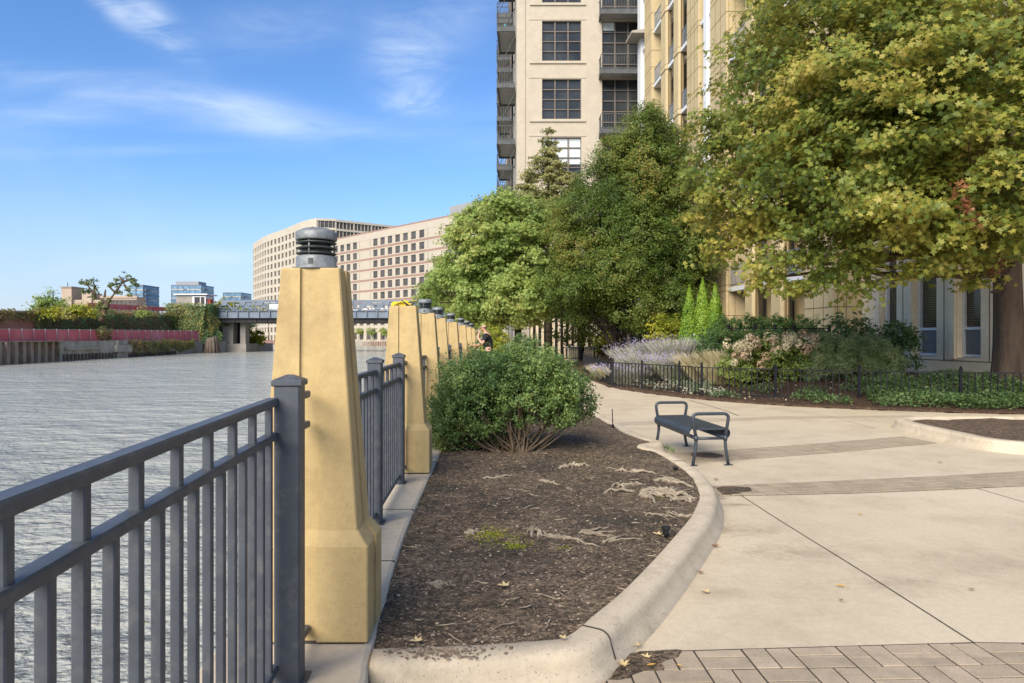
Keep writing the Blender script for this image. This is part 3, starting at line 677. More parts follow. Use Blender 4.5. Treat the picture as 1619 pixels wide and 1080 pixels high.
# ================================================================ bench
def pipe_arc(pts, r, n=10, bend=.05, k=6):
    """polyline with rounded corners"""
    P = [Vector(p) for p in pts]; out = [P[0]]
    for i in range(1, len(P)-1):
        a = (P[i-1]-P[i]); c = (P[i+1]-P[i]); d = min(bend, a.length*.49, c.length*.49)
        s = P[i]+a.normalized()*d; e = P[i]+c.normalized()*d
        for j in range(k+1):
            t = j/k; out.append(s*(1-t)**2+P[i]*2*t*(1-t)+e*t*t)
    out.append(P[-1]); return out
bn = empty('park_bench', (2.25,8.66,0), 'charcoal metal bench with ribbed backless seat and two hoop armrests', 'bench', rz=.10)
HL = .69
for s in (-1, 1):
    y = s*HL
    hp = MB(); hp.tube(pipe_arc([(-.175,y,.315),(-.225,y,.605),(.225,y,.605),(.175,y,.315)], .019, bend=.075), .019, 10, M['bench']); hp.build('armrest', None, bn)
    for q in (-1, 1):
        lg = MB(); lg.tube(pipe_arc([(q*.175,y,.335),(q*.178,y,.22),(q*.215,y,.008)], .019, bend=.12), .019, 10, M['bench']); l_ = lg.build('leg', None, bn)
        ft = MB(); ft.bbox(q*.215-.05,q*.215+.05,y-.022,y+.022,0,.009,.002,M['bench']); ft.build('foot_plate', None, l_)
    cb = MB(); cb.tube([(-.18,y,.318),(.18,y,.318)], .017, 10, M['bench']); cb.lathe([(.024,-.03),(.026,0),(.024,.03)], 12, M['bench'], (-.177,y,.32)); cb.lathe([(.024,-.03),(.026,0),(.024,.03)], 12, M['bench'], (.177,y,.32)); cb.build('cross_bar', None, bn)
for q in (-1, 1):
    br = MB(); br.tube([(q*.172,-HL,.322),(q*.172,HL,.322)], .021, 10, M['bench']); br.build('side_beam', None, bn)
seat = MB(); ns = 26
for k in range(ns):
    y = -HL+.045+k*(2*HL-.09)/(ns-1)
    pr = []
    for j in range(13):
        a = -PI*.62+j/12*(PI*1.12); pr.append((.185+.062*math.cos(a), .372+.062*math.sin(a)))
    prof = pr+[(-x,z) for x, z in reversed(pr)]
    th = .0035; outp = prof; hw = .0185
    rs = []
    for i, (x, z) in enumerate(outp):
        a = Vector(outp[max(i-1,0)]); b = Vector(outp[min(i+1,len(outp)-1)]); t = (b-a).normalized(); nn = Vector((-t.y,t.x))
        rs.append([(x-nn.x*th,y-hw,z-nn.y*th),(x-nn.x*th,y+hw,z-nn.y*th),(x+nn.x*th,y+hw,z+nn.y*th),(x+nn.x*th,y-hw,z+nn.y*th)])
    seat.rings(rs, M['bench'], True, False)
seat.build('seat', None, bn)
eb_ = MB()
for s in (-1,1): eb_.bbox(-.19,.19,s*(HL-.022)-.012,s*(HL-.022)+.012,.414,.430,.003,M['bench'])
eb_.build('seat_end_bar', None, bn)
# drain cover, garden lights, stake
dr = empty('drain_cover', (2.46,8.62,.0), 'round brown iron drain cover under the bench', 'drain cover')
d0 = MB(); d0.lathe([(.20,.004),(.20,.0115),(.185,.012)], 32, mat('rusty iron', (.16,.10,.07), (.09,.065,.05), 20, .8)); d0.build('rim', None, dr)
d1 = MB(); dm = mat('dark iron grate', (.075,.055,.045), (.05,.038,.03), 20, .8)
for r in (.03,.07,.11,.15,.175): d1.lathe([(r-.011,.010),(r-.011,.0145),(r+.008,.0145),(r+.008,.010)], 32, dm)
for a in range(4): d1.bar((math.cos(a*PI/4)*.17,math.sin(a*PI/4)*.17,.013),(-math.cos(a*PI/4)*.17,-math.sin(a*PI/4)*.17,.013),.012,.005,dm)
d1.build('grate', None, dr)
def spot(x, y, h, tilt, lab):
    e = empty('garden_spotlight', (x,y,bed_z(x,y)-.01), lab, 'garden light', 'small black garden lights in the bark bed')
    b = MB(); b.lathe([(.012,0),(.012,h*.35),(.016,h*.4)], 12, M['black']); b.build('stem', None, e)
    c = MB(); c.lathe([(.022,h*.4),(.024,h*.45),(.020,h*.7),(.031,h*.92),(.032,h),(.027,h),(.024,h*.93),(.001,h*.93)], 18, M['black']); c.build('lamp_head', None, e)
p = g(1053,852,.13); spot(p.x, p.y, .082, .1, 'black cup shaped garden light beside the curved kerb')
p = g(1068,744,.13); spot(p.x, p.y, .04, .1, 'tiny low black garden light near the bench and kerb')
p = g(969,677,.13)
e = empty('path_stake', (p.x,p.y,.12), 'thin black upright stake in the bark bed behind the boxwood', 'stake')
b = MB(); b.tube([(0,0,0),(-.01,0,.30)], .0075, 8, M['black']); b.build('rod', None, e)
b = MB(); b.lathe([(.016,0),(.022,.015),(.022,.05),(.016,.065)], 12, M['black']); b.build('socket', None, e)
# ================================================================ roots and fallen leaves
def root_cluster(px, py, n, L, spread, dirs, lab, h=.02, r0=.013):
    c = g(px, py, .14); mb = MB()
    for k in range(n):
        x = c.x+random.uniform(-.5,.5)*spread; y = c.y+random.uniform(-.4,.4)*spread*.7; a = math.radians(random.choice(dirs)+random.uniform(-22,22)); l = L*random.uniform(.35,1)
        pts = []; rad = []; r = r0*random.uniform(.6,1.6)
        sg = 9
        for i in range(sg+1):
            t = i/sg; a += random.uniform(-.42,.42)
            pts.append((x,y,bed_z(x,y)+h*1.5*random.uniform(.15,.8)*max(0,math.sin(PI*min(1,t*1.05)))**.6-.002-.010*t)); rad.append(r*(1-.7*t)*random.uniform(.75,1.25)+.0012)
            x += math.cos(a)*l/sg; y += math.sin(a)*l/sg
        mb.tube(pts, rad, 7, M['root'], True, flat=.8)
    return tag(mb.build('exposed_root'), lab, 'root', 'weathered surface roots in the bark bed')
root_cluster(1035,782,22,.34,.36,[0,10,170,-20,-60],'largest tangle of bleached surface roots near the inside of the curved kerb',.035,.017)
root_cluster(1075,790,8,.26,.15,[-10,-25,5],'fine pale roots reaching toward the curved kerb bend',.02,.012)
root_cluster(1040,762,5,.40,.10,[0,-8,5],'long straight pale roots just behind the largest root tangle',.03,.016)
root_cluster(985,768,7,.22,.16,[-60,-100,10],'small forked pale roots left of the largest root tangle',.03,.014)
root_cluster(905,737,6,.24,.14,[0,180,-10],'grey root knob on the low mound right of the boxwood stems',.035,.019)
root_cluster(790,755,5,.26,.14,[180,200,-10],'thin pale roots in front of the boxwood stems, left side',.02,.012)
root_cluster(858,762,3,.24,.05,[0,-6],'lone flat pale root in front of the boxwood stems',.02,.014)
root_cluster(1000,745,5,.30,.12,[5,-10,170],'pale roots crossing behind the small forked ones near the boxwood side',.03,.013)
root_cluster(1060,815,5,.25,.14,[190,170,10],'thin roots in front of the largest tangle, toward the cup light',.025,.011)
root_cluster(960,852,4,.30,.08,[0,12,-8],'faint thin roots between the forked root and the cup light',.02,.009)
root_cluster(845,838,6,.20,.07,[-110,-70,-90],'forked pale root with downward prongs in middle of the bed',.035,.014)
root_cluster(860,845,3,.62,.04,[-14,-20],'longest single root running right across the middle of the bed',.02,.015)
root_cluster(925,840,5,.42,.12,[-8,5,0],'row of thin bleached roots left of the black cup light',.02,.011)
root_cluster(735,838,5,.16,.10,[-60,30,10],'small cross of pale roots beside the green moss patch',.025,.012)
root_cluster(690,918,5,.12,.10,[0,20,-30],'small brown root bits near the kerb strip at lower left',.015,.008)
tw = MB()
for k in range(85):
    x = random.uniform(-.7,1.6); y = 3.05+6*random.random()**1.2
    if not inpoly(x,y,bedpoly): continue
    a = random.uniform(0,2*PI); l = random.uniform(.04,.17); pts = []
    for i in range(5): pts.append((x,y,bed_z(x,y)+.004+.008*random.random())); a += random.uniform(-.4,.4); x += math.cos(a)*l/4; y += math.sin(a)*l/4
    tw.tube(pts, [.0035,.0045,.004,.003,.0015], 5, M['root'])
tag(tw.build('twigs'), 'thin dry twigs scattered over the near bark bed', 'twigs', kind='stuff')
leafm = [mat('yellow fallen leaf', (.58,.36,.07), (.48,.27,.05), 20, .6), mat('brown fallen leaf', (.26,.14,.06), (.18,.09,.04), 20, .7), mat('pale fallen leaf', (.60,.47,.24), (.5,.36,.17), 20, .7)]
def fallen(px, py, z, s, rz, mi, lab):
    c = g(px, py, z); mb = MB(); T = SH['maple'] if mi != 0 else SH['oval']
    vs = [(x*s*(.62 if mi == 0 else 1), y*s, abs(x)*s*.42+abs(y)*s*.2+.002) for x, y in T]; n = len(vs)
    vs += [(0,0,.003)]
    mb.add(vs, [(i,(i+1)%n,n) for i in range(n)], leafm[mi]); mb.tube([(0,-.45*s,.01*s),(.03*s,-.75*s,.06*s)], s*.02, 4, leafm[mi])
    tag(mb.build('fallen_leaf', None, None, (c.x,c.y,z+.009), rz), lab, 'leaf', 'fallen leaves on the paving')
for a in [(1330,930,0,.065,1.3,0,'yellow leaf lying right of centre on the near concrete slab'),(1116,939,0,.06,.5,2,'pale curled leaf on concrete close to the curved kerb'),
          (1043,975,0,.06,2,1,'brown leaf on concrete at the foot of the near kerb corner'),(1131,866,0,.06,1,1,'brown curled leaf against the curved kerb, middle part'),
          (1360,815,0,.055,.4,0,'small yellow leaf in the middle of the large slab'),(1022,1043,0,.05,.9,2,'pale leaf on dirt where pavers meet the kerb'),(1005,1025,0,.075,2.2,2,'largest dry leaf at the kerb foot beside the pavers'),
          (985,1055,0,.07,.2,2,'dry leaf lowest on the pavers beside the kerb'),(1030,1056,0,.05,1.9,0,'small yellow leaf beside the dirt on the near pavers'),(1075,1057,.005,.035,.9,0,'tiny yellow leaf on the near pavers'),
          (1108,908,0,.045,2.4,1,'little brown leaf beside the kerb above the pale curled one'),(1132,760,0,.06,1.3,1,'brown leaf at the kerb end of the middle paver band'),
          (1536,935,0,.035,.3,1,'dark leaf speck on the slab near the right side'),(1330,952,0,.03,.3,1,'tiny brown leaf below the yellow leaf on the slab'),(1486,733,0,.05,.8,1,'small brown leaf on the slab before the right island'),
          (1040,848,.135,.07,.8,2,'yellowish leaf on the bark left of the cup light'),(660,1018,.14,.06,1.8,2,'curled tan leaf on bark behind the near kerb'),(890,1013,.15,.045,.6,2,'small pale leaf on top of the near kerb corner'),(798,930,.135,.07,1.6,2,'pale leaf in the middle of the near bark')]: fallen(*a)
# dirt wedge beside the kerb
def rough(P, n=7, am=.028):
    out = []
    for i in range(len(P)):
        a = P[i]; b = P[(i+1)%len(P)]
        for k in range(n): q = a.lerp(b,k/n); v = noise.noise_vector(q*14)*am; out.append(Vector((q.x+v.x,q.y+v.y,0)))
    return out
dw = MB(); pts = [g(a,b) for a,b in [(962,1078),(975,1052),(995,1037),(1030,1030),(1075,1032),(1068,1042),(1048,1050),(1052,1062),(1020,1066),(985,1078)]]
dw.prism([(p.x,p.y) for p in rough(pts)], .001, .0115, M['soil']); tag(dw.build('loose_dirt'), 'dark dirt patch where the near pavers meet the kerb', 'dirt', kind='stuff')
dw = MB(); pts = [g(a,b) for a,b in [(1133,772),(1150,770),(1185,772),(1190,777),(1165,782),(1142,784)]]
dw.prism([(p.x,p.y) for p in rough(pts,5,.03)], .001, .0112, M['soil']); tag(dw.build('loose_dirt'), 'dark dirt patch at the kerb end of the middle paver band', 'dirt', kind='stuff')
def spill():
    x = random.gauss(-.32,.12); y = random.gauss(2.93,.03); return (x,y,KZ) if -.55 < x < .1 and 2.86 < y < 3.02 else None
chips(260, spill, .009, M['chip'], 'spilled_bark', 'dark bark bits spilled on the near kerb top')
# ================================================================ far left bank
def rect_win(name, w_, h_, fr=.08, dep=.12, mull=(1,0), fm=None, gm=None):
    """window lying in the xz plane facing -y, origin bottom centre"""
    mb = MB(); fm = fm or M['frame']; gm = gm or M['glass_far']
    mb.box(-w_/2,w_/2,-.01,.03,0,h_,gm)
    mb.box(-w_/2-fr,-w_/2,-dep*.5,.04,-fr,h_+fr,fm); mb.box(w_/2,w_/2+fr,-dep*.5,.04,-fr,h_+fr,fm)
    mb.box(-w_/2,w_/2,-dep*.5,.04,-fr,0,fm); mb.box(-w_/2,w_/2,-dep*.5,.04,h_,h_+fr,fm)
    for k in range(mull[0]): x = -w_/2+w_*(k+1)/(mull[0]+1); mb.box(x-fr*.3,x+fr*.3,-.05,-.012,0,h_,fm)
    for k in range(mull[1]): z = h_*(k+1)/(mull[1]+1); mb.box(-w_/2,w_/2,-.045,-.012,z-fr*.3,z+fr*.3,fm)
    return mb.mesh(name)
# sheet piling
pil = MB(); y = 70.0; P = []
xw = lambda y: np.interp(y, [p[1] for p in LB[:9]], [p[0] for p in LB[:9]])
k = 0
while y < 88:
    d = (0,0,.42,.42)[k % 4]; P.append((xw(y)+.06+d, y)); y += (.62,.14,.62,.14)[k % 4]; k += 1
pil.rings([[(x,y,-3),(x,y,.95),(x-.12,y,.95),(x-.12,y,-3)] for x,y in P], M['rust']); pil.box(-58,-56.6,69,88,.955,1.02,M['oldconc'],Matrix.Translation((-.45,0,0)))
tag(pil.build('sheet_piling'), 'rusty corrugated sheet piling at the far left waterline', 'sheet piling')
dk = MB(); dk.rings([[(xw(y)+o,y,-3),(xw(y)+o,y,z-.9 if False else z),(xw(y)-1.6,y,z),(xw(y)-1.6,y,-3)] for y,o,z in [(88,.35,.95),(95,.3,.95),(101,.35,1.0),(101.01,.6,1.0),(104.5,.6,1.0)]], M['oldconc'])
for yy in np.arange(88.6,101,.8): dk.box(xw(yy)+.3,xw(yy)+.5,yy,yy+.35,-2.6,-.75,M['pile'])
dk.box(-58.4,-58.05,89,96,-.2,.1,M['oldconc']); dk.box(-58.6,-58.1,100.4,104.5,-.7,.3,M['oldconc'])
tag(dk.build('dock_wall'), 'weathered grey concrete dock wall beyond the rusty sheet piling', 'wall')
dk = MB(); dk.rings([[(xw(y)+.35,y,-3),(xw(y)+.35,y,z),(xw(y)-1.2,y,z),(xw(y)-1.2,y,-3)] for y,z in [(104.5,.95),(115,.9),(124,.85),(131,.8)]], M['oldconc'])
for yy in np.arange(105,124,.8): dk.box(xw(yy)+.35,xw(yy)+.55,yy,yy+.3,-2.6,-1.0,M['pile'])
tag(dk.build('dock_wall'), 'ivy covered stretch of dock wall in front of the bridge abutment', 'wall')
# pink screened fence
sf = empty('screened_fence', (0,0,0), 'long chain fence with faded red screening along the far dock', 'fence')
fy = np.linspace(72, 136, 27)
def fpt(y): t = (y-78)/(136-78); return (xw(y)-.9, y, .85-.25*t, 2.42+.36*t)
for a, b in zip(fy[:-1], fy[1:]):
    A = fpt(a); B = fpt(b); m_ = MB(); wob = random.uniform(-.05,.05); n_ = 6; rs = []
    for i in range(n_+1):
        t = i/n_; x = A[0]+(B[0]-A[0])*t+math.sin(t*PI*2)*.05*random.uniform(.3,1); y = A[1]+(B[1]-A[1])*t
        rs.append([(x,y,A[2]+(B[2]-A[2])*t+.1),(x,y,A[3]+(B[3]-A[3])*t-.05),(x-.03,y,A[3]+(B[3]-A[3])*t-.05),(x-.03,y,A[2]+(B[2]-A[2])*t+.1)])
    m_.rings(rs, M['mesh_red']); m_.build('screen_panel', None, sf)
for a in fy: A = fpt(a); m_ = MB(); m_.tube([(A[0]+.06,A[1],.5),(A[0]+.06,A[1],A[3]+.06)], .045, 6, M['post_grey']); m_.build('post', None, sf)
m_ = MB(); m_.tube([(fpt(a)[0]+.05,a,fpt(a)[3]) for a in fy], .03, 6, M['post_grey']); m_.build('top_rail', None, sf)
m_ = MB(); m_.tube([(fpt(a)[0]+.05,a,fpt(a)[2]+.06) for a in fy], .05, 6, M['post_grey']); m_.build('bottom_rail', None, sf)
# retaining wall
rw = MB(); rw.rings([[(-68.6,y,0),(-68.6,y,z),(-68.0,y,z),(-68.0,y,0)] for y,z in [(50,4.45),(90,4.85),(137,5.75)]], M['brownwall']); rw.rings([[(-68.7,y,z+.002),(-68.7,y,z+.22),(-67.9,y,z+.22),(-67.9,y,z+.002)] for y,z in [(50,4.45),(90,4.85),(137,5.75)]], M['oldconc'])
tag(rw.build('retaining_wall'), 'reddish brown retaining wall behind the screened fence at far left', 'wall')
# upper red fence
uf = MB()
for i,(a,b) in enumerate(zip(range(112,150,2), range(114,152,2))):
    uf.box(-69.6,-69.55,a,b-.06,6.2+(a-112)*.02,7.15+(a-112)*.015,M['mesh_red']); uf.box(-69.55,-69.48,a-.04,a+.04,5.5,7.3,M['redbox'])
uf.box(-69.54,-69.5,112,150,6.1,6.2,M['redbox']); uf.box(-69.54,-69.5,112,150,5.75,5.85,M['redbox'])
tag(uf.build('red_fence'), 'bright red fence on top of the embankment leading to the bridge', 'fence')
# abutment with bridge house
ab = empty('bridge_abutment', (0,0,0), 'ivy covered stone bridge abutment on the far bank', 'abutment')
m_ = MB(); m_.prism([(-69.5,136),(-61.6,136),(-59.2,141),(-59.2,152),(-69.5,152)], -2.5, .7, M['pier']); m_.build('footing', None, ab)
m_ = MB(); m_.rings([[(-69.2+s*.2,137.2,z),(-61.5-s,137.2,z),(-60.9-s,140,z),(-60.9-s,151,z),(-69.2+s*.2,151,z)] for z,s in [(.69,0),(4,.7),(7.7,1.2)]], M['stucco']); m_.build('tower_wall', None, ab)
for x in (-66.2,-65.2,-64.2): link('window', rect_win('abutment_window', .75, 1.0, .08), ab, (x,137.19,1.2))
m_ = MB(); m_.box(-62.3,-61.3,135.9,136.2,-1.4,.05,M['joint']); m_.build('drain_opening', None, ab)
bh = empty('bridge_house', (0,0,0), 'small white roofed bridge tender house above the ivy abutment', 'hut')
m_ = MB(); m_.box(-67.8,-64.6,138,142,7.7,10.0,M['stucco']); m_.build('stucco_wall', None, bh)
m_ = MB(); m_.box(-64.59,-61.9,138,142,7.7,9.8,M['white']); m_.build('white_wall', None, bh)
m_ = MB(); m_.box(-68.2,-61.4,137.6,142.4,10.0,10.25,M['white']); m_.build('roof', None, bh)
link('window', rect_win('hut_window', .9, 1.3, .09, gm=M['glass']), bh, (-63.6,137.98,8.2)); link('window', rect_win('hut_window_b', .5, 1.3, .09, gm=M['glass']), bh, (-62.5,137.98,8.2))
m_ = MB(); m_.box(-62.4,-61.15,138.5,139.8,6.9,9.0,M['redbox']); m_.box(-62.5,-61.05,138.4,139.9,9.0,9.2,M['redbox']); m_.box(-62.0,-61.6,138.44,138.5,7.1,8.8,M['brick']); tag(m_.build('signal_cabinet'), 'rust red cabinet at the left end of the bridge deck', 'cabinet')
# ================================================================ bridge
br = empty('truss_bridge', (0,0,0), 'blue grey steel truss bridge across the river', 'bridge')
X0b, X1b = -61.2, -5.0
for yy in (140, 152):
    nm = 'girder'
    m_ = MB(); m_.box(X0b,X1b,yy,yy+.3,5.45,6.9,M['bridge']); m_.box(X0b,X1b,yy-.25,yy+.5,6.82,6.95,M['bridge']); m_.box(X0b,X1b,yy-.2,yy+.45,5.40,5.5,M['bridge'])
    for x in np.arange(X0b+.6,X1b,2.2): m_.box(x-.08,x+.08,yy-.28,yy-.002,5.5,6.82,M['bridge'])
    m_.build(nm, None, br)
    t_ = MB(); t_.box(X0b+2.6,X1b-2.6,yy+.02,yy+.4,8.65,9.1,M['bridge']); t_.build('top_chord', None, br)
    n_ = 15; xs_ = np.linspace(X0b+.4, X1b-.4, n_*2+1)
    for k in range(n_*2):
        a, b = xs_[k], xs_[k+1]; lo = k % 2 == 0
        d_ = MB(); d_.bar((a,yy+.2,6.95 if lo else 8.8),(b,yy+.2,8.8 if lo else 6.95),.26,.24,M['bridge']); d_.build('diagonal', None, br)
    for k in range(1, n_*2, 2):
        gp = MB(); x = xs_[k]; gp.add([(x-.85,yy,9.08),(x+.85,yy,9.08),(x+.35,yy,7.95),(x-.35,yy,7.95),(x-.85,yy+.42,9.08),(x+.85,yy+.42,9.08),(x+.35,yy+.42,7.95),(x-.35,yy+.42,7.95)],[(0,1,2,3),(7,6,5,4),(0,4,5,1),(1,5,6,2),(2,6,7,3),(3,7,4,0)],M['bridge']); gp.build('gusset_plate', None, br)
    for k in range(2, n_*2, 2):
        gp = MB(); x = xs_[k]; gp.box(x-.10,x+.10,yy+.1,yy+.3,6.9,8.7,M['bridge']); gp.build('vertical', None, br)
m_ = MB(); m_.box(X0b,X1b,140.4,152,6.0,6.35,M['pier']); m_.build('deck', None, br)
m_ = MB(); m_.add([(X0b+.6,140.5,4.5),(X1b,140.5,4.5),(X1b,140.5,5.42),(X0b,140.5,5.42),(X0b+.6,151.8,4.5),(X1b,151.8,4.5),(X1b,151.8,5.42),(X0b,151.8,5.42)],[(0,1,2,3),(7,6,5,4),(0,4,5,1),(1,5,6,2),(2,6,7,3),(3,7,4,0)],M['bridge_dark'])
for x in np.arange(X0b+2,X1b,2.2): m_.box(x-.06,x+.06,140.3,140.49,4.5,5.38,M['bridge_dark'])
m_.build('lower_girder', None, br)
m_ = MB(); m_.box(-49.6,-47.6,139.6,139.75,7.1,8.2,M['white']); m_.build('sign_board', None, br)
rl = MB(); rl.box(X0b,X1b,139.55,139.62,7.45,7.52,M['bridge']); rl.box(X0b,X1b,139.55,139.62,7.15,7.19,M['bridge'])
for x in np.arange(X0b,X1b,1.1): rl.box(x-.03,x+.03,139.55,139.62,6.95,7.5,M['bridge'])
rl.build('walkway_rail', None, br)
pr = empty('bridge_pier', (0,0,0), 'grey concrete pier carrying the left end of the bridge', 'pier')
m_ = MB(); m_.box(-60.8,-55.3,142,158,-3,.1,M['pier']); m_.build('footing', None, pr)
for x0, x1 in ((-60.6,-58.4),(-56.9,-55.8)):
    m_ = MB(); m_.box(x0,x1,143,145.2,.1,4.5,M['pier']); m_.build('column', None, pr)
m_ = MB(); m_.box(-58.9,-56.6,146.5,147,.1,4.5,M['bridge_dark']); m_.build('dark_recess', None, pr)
pr = empty('bridge_pier', (0,0,0), 'concrete pier on the near side hidden behind the trees', 'pier')
m_ = MB(); m_.box(-9,-4.6,141,151,-3,4.5,M['pier']); m_.build('column', None, pr)
def dolphin(c, r, h, n, lab):
    mb = MB()
    for k in range(n):
        a = k/n*2*PI; q = r*random.uniform(.6,1); x = c[0]+math.cos(a)*q; y = c[1]+math.sin(a)*q; hh = h*random.uniform(.8,1.05)
        mb.tube([(x+math.cos(a)*.5,y+math.sin(a)*.5,-2.5),(x,y,hh*.5),(x-math.cos(a)*.25,y-math.sin(a)*.25,hh)], [.34,.3,.26], 8, M['pile'])
    mb.lathe([(r*.6,-2.5),(r*.55,h*.85)], 10, M['pile'], c)
    mb.lathe([(r*1.02,h*.3),(r*1.02,h*.36)], 14, M['bridge_dark'], c)
    tag(mb.build('mooring_dolphin'), lab, 'piles', 'timber pile clusters by the bridge')
c_ = at(336,557,133); dolphin((c_.x,133,0), 1.1, 1.5, 13, 'cluster of old timber piles in front of the bridge pier')
c_ = at(402,553,158); dolphin((c_.x,158,0), 1.9, 1.5, 13, 'cluster of dark timber piles right of the bridge pier under the green shrub')
# ================================================================ curved cream office block
def facade(name, pts, ztop, mt, parent, zb=-2, depth=12, nm='wall'):
    mb = MB(); n = len(pts)
    back = []
    for i, p in enumerate(pts):
        a = pts[max(i-1,0)]; b = pts[min(i+1,n-1)]; t = (b-a).normalized(); back.append(p+Vector((-t.y,t.x,0))*depth*(-1))
    mb.rings([[(p.x,p.y,zb),(p.x,p.y,ztop),(q.x,q.y,ztop),(q.x,q.y,zb)] for p, q in zip(pts, back)], mt); return mb.build(nm, None, parent)
def along(pts, d):
    for a, b in zip(pts[:-1], pts[1:]):
        L = (b-a).length
        if d <= L: return a+(b-a)*(d/L), (b-a).normalized()
        d -= L
    return pts[-1], (pts[-1]-pts[-2]).normalized()
def place_windows(parent, items, mesh, wname='window', cap=100):
    """items: (pos, angle) sorted nearest first"""
    items = sorted(items, key=lambda q: Vector(q[0]).length)
    for p, a in items[:cap]: link(wname, mesh, parent, p, a)
    if len(items) > cap:
        mb = MB(); base = [tuple(v.co) for v in mesh.vertices]; fs = [tuple(f.vertices) for f in mesh.polygons]; mi = [f.material_index for f in mesh.polygons]
        for p, a in items[cap:]:
            Mx = Matrix.Translation(p) @ Matrix.Rotation(a,4,'Z'); o = len(mb.v); mb.v += [tuple(Mx @ Vector(v)) for v in base]
            mb.f += [[o+k for k in f] for f in fs]; mb.mi += mi; mb.sm += [False]*len(fs)
        mb.mats = list(mesh.materials); tag(mb.build('window_rows', None, parent), kind='stuff')
A = empty('office_block', (0,0,0), 'curved cream concrete office block with rows of square dark windows', 'building')
ap = [Vector((x,y,0)) for x,y in [(-137.5,366),(-136.2,359),(-130.8,349),(-118.8,329),(-106.6,313),(-96.3,299),(-87.9,287),(-80,279.7)]]
ap = smooth(ap, 3)[::-1]      # from the near corner to the far end
# hollow-looking wall: piers and spandrels as real relief in front of a dark core
TL = sum((b-a).length for a,b in zip(ap[:-1],ap[1:]))
core = MB(); off = []
for i, p in enumerate(ap):
    t = (ap[min(i+1,len(ap)-1)]-ap[max(i-1,0)]).normalized(); off.append(Vector((t.y,-t.x,0)))   # right of travel = inland
inl = Vector((1,1,0))
sgn = 1 if off[0].dot(inl) > 0 else -1
core.rings([[(p+o*sgn*.45) .to_tuple()[:2]+(-2,), (p+o*sgn*.45).to_tuple()[:2]+(49.6,), (p+o*sgn*22).to_tuple()[:2]+(49.6,), (p+o*sgn*22).to_tuple()[:2]+(-2,)] for p,o in zip(ap,off)], M['acream']); core.build('wall_core', None, A)
rows = [46.9-3.72*k for k in range(13)]
bands = [(50,49.1)] ; sp_ = MB()
zs = [(49.1 if k == 0 else rows[k-1]-2.25) for k in range(13)]
def strip(mb, z0, z1, d0, d1, mt): mb.rings([[(*(p+o*sgn*d0).to_tuple()[:2],z0),(*(p+o*sgn*d0).to_tuple()[:2],z1),(*(p+o*sgn*d1).to_tuple()[:2],z1),(*(p+o*sgn*d1).to_tuple()[:2],z0)] for p,o in zip(ap,off)], mt)
strip(sp_, 47.0, 50.2, -.02, .6, M['acream'])
for k in range(13): strip(sp_, rows[k]-2.25-1.42 if k < 12 else -2, rows[k]-2.28, 0, .44, M['acream'])
sp_.build('spandrels', None, A)
pp = MB(); items = []; d = 1.0; k = 0
while d < TL-1:
    p, t = along(ap, d); o = Vector((t.y,-t.x,0))*sgn; ang = math.atan2(-t.y,-t.x)
    Mx = Matrix.Translation(p) @ Matrix.Rotation(math.atan2(t.y,t.x),4,'Z')
    pp.box(-1.15,1.15,*sorted((-.0,-sgn*-0.0)),0,0,M['acream'],Mx) if False else None
    q = [p-t*1.15+o*.02, p+t*1.15+o*.02, p+t*1.15+o*.44, p-t*1.15+o*.44]; pp.prism([(v.x,v.y) for v in q], -2, 47.0, M['acream'])
    p2, t2 = along(ap, d+2.5)
    for z in rows[:]: items.append(((p2+Vector((t2.y,-t2.x,0))*sgn*.40+Vector((0,0,z-2.25))).to_tuple(), math.atan2(t2.y,t2.x)+(PI if sgn > 0 and False else 0)))
    d += 5.0; k += 1
pp.build('window_piers', None, A)
wA = rect_win('office_window', 2.5, 2.3, .1, mull=(1,0), gm=M['glass_far'])
# make sure the windows face outward (local -y = outward = -inland)
items = [(p, (math.atan2(1,1)*0+a) if (Matrix.Rotation(a,3,'Z') @ Vector((0,-1,0))).dot(Vector((-1,-1,0))) > 0 else a+PI) for p, a in items]
place_windows(A, items, wA)
# right-hand glazed return
m_ = MB(); c0 = Vector((-80,279.7,0)); c1 = Vector((-72.5,281.5,0)); c2 = Vector((-48,300,0))
for a, b, top in ((c0,c1,50.2),(c1,c2,50.0)):
    t = (b-a).normalized(); o = Vector((-t.y,t.x,0)); lv = 0
    m_.prism([(v.x,v.y) for v in (a+o*.6,b+o*.6,b+o*15,a+o*15)], -2, top-.6, M['glass_far'])
    for z in np.arange(top, 25, -3.72): m_.prism([(v.x,v.y) for v in (a,b,b+o*.8,a+o*.8)], z-.9, z, M['acream'])
    for k in range(0, int((b-a).length/1.6)+1):
        q = a+t*(k*1.6); w2 = .5 if k % 5 == 0 else .12; m_.prism([(v.x,v.y) for v in (q-t*w2/2+o*.1,q+t*w2/2+o*.1,q+t*w2/2+o*.59,q-t*w2/2+o*.59)], 24, top-.9, M['acream'])
m_.build('glazed_return', None, A)
m_ = MB()
for x, y, s, h in ((-92,310,3,1.6),(-84,300,2,1.2),(-70,300,5,1.2),(-108,330,2,1.4)): m_.box(x-s,x+s,y-2,y+2,49.55,50.2+h,M['roofgrey'])
m_.build('roof_plant', None, A)
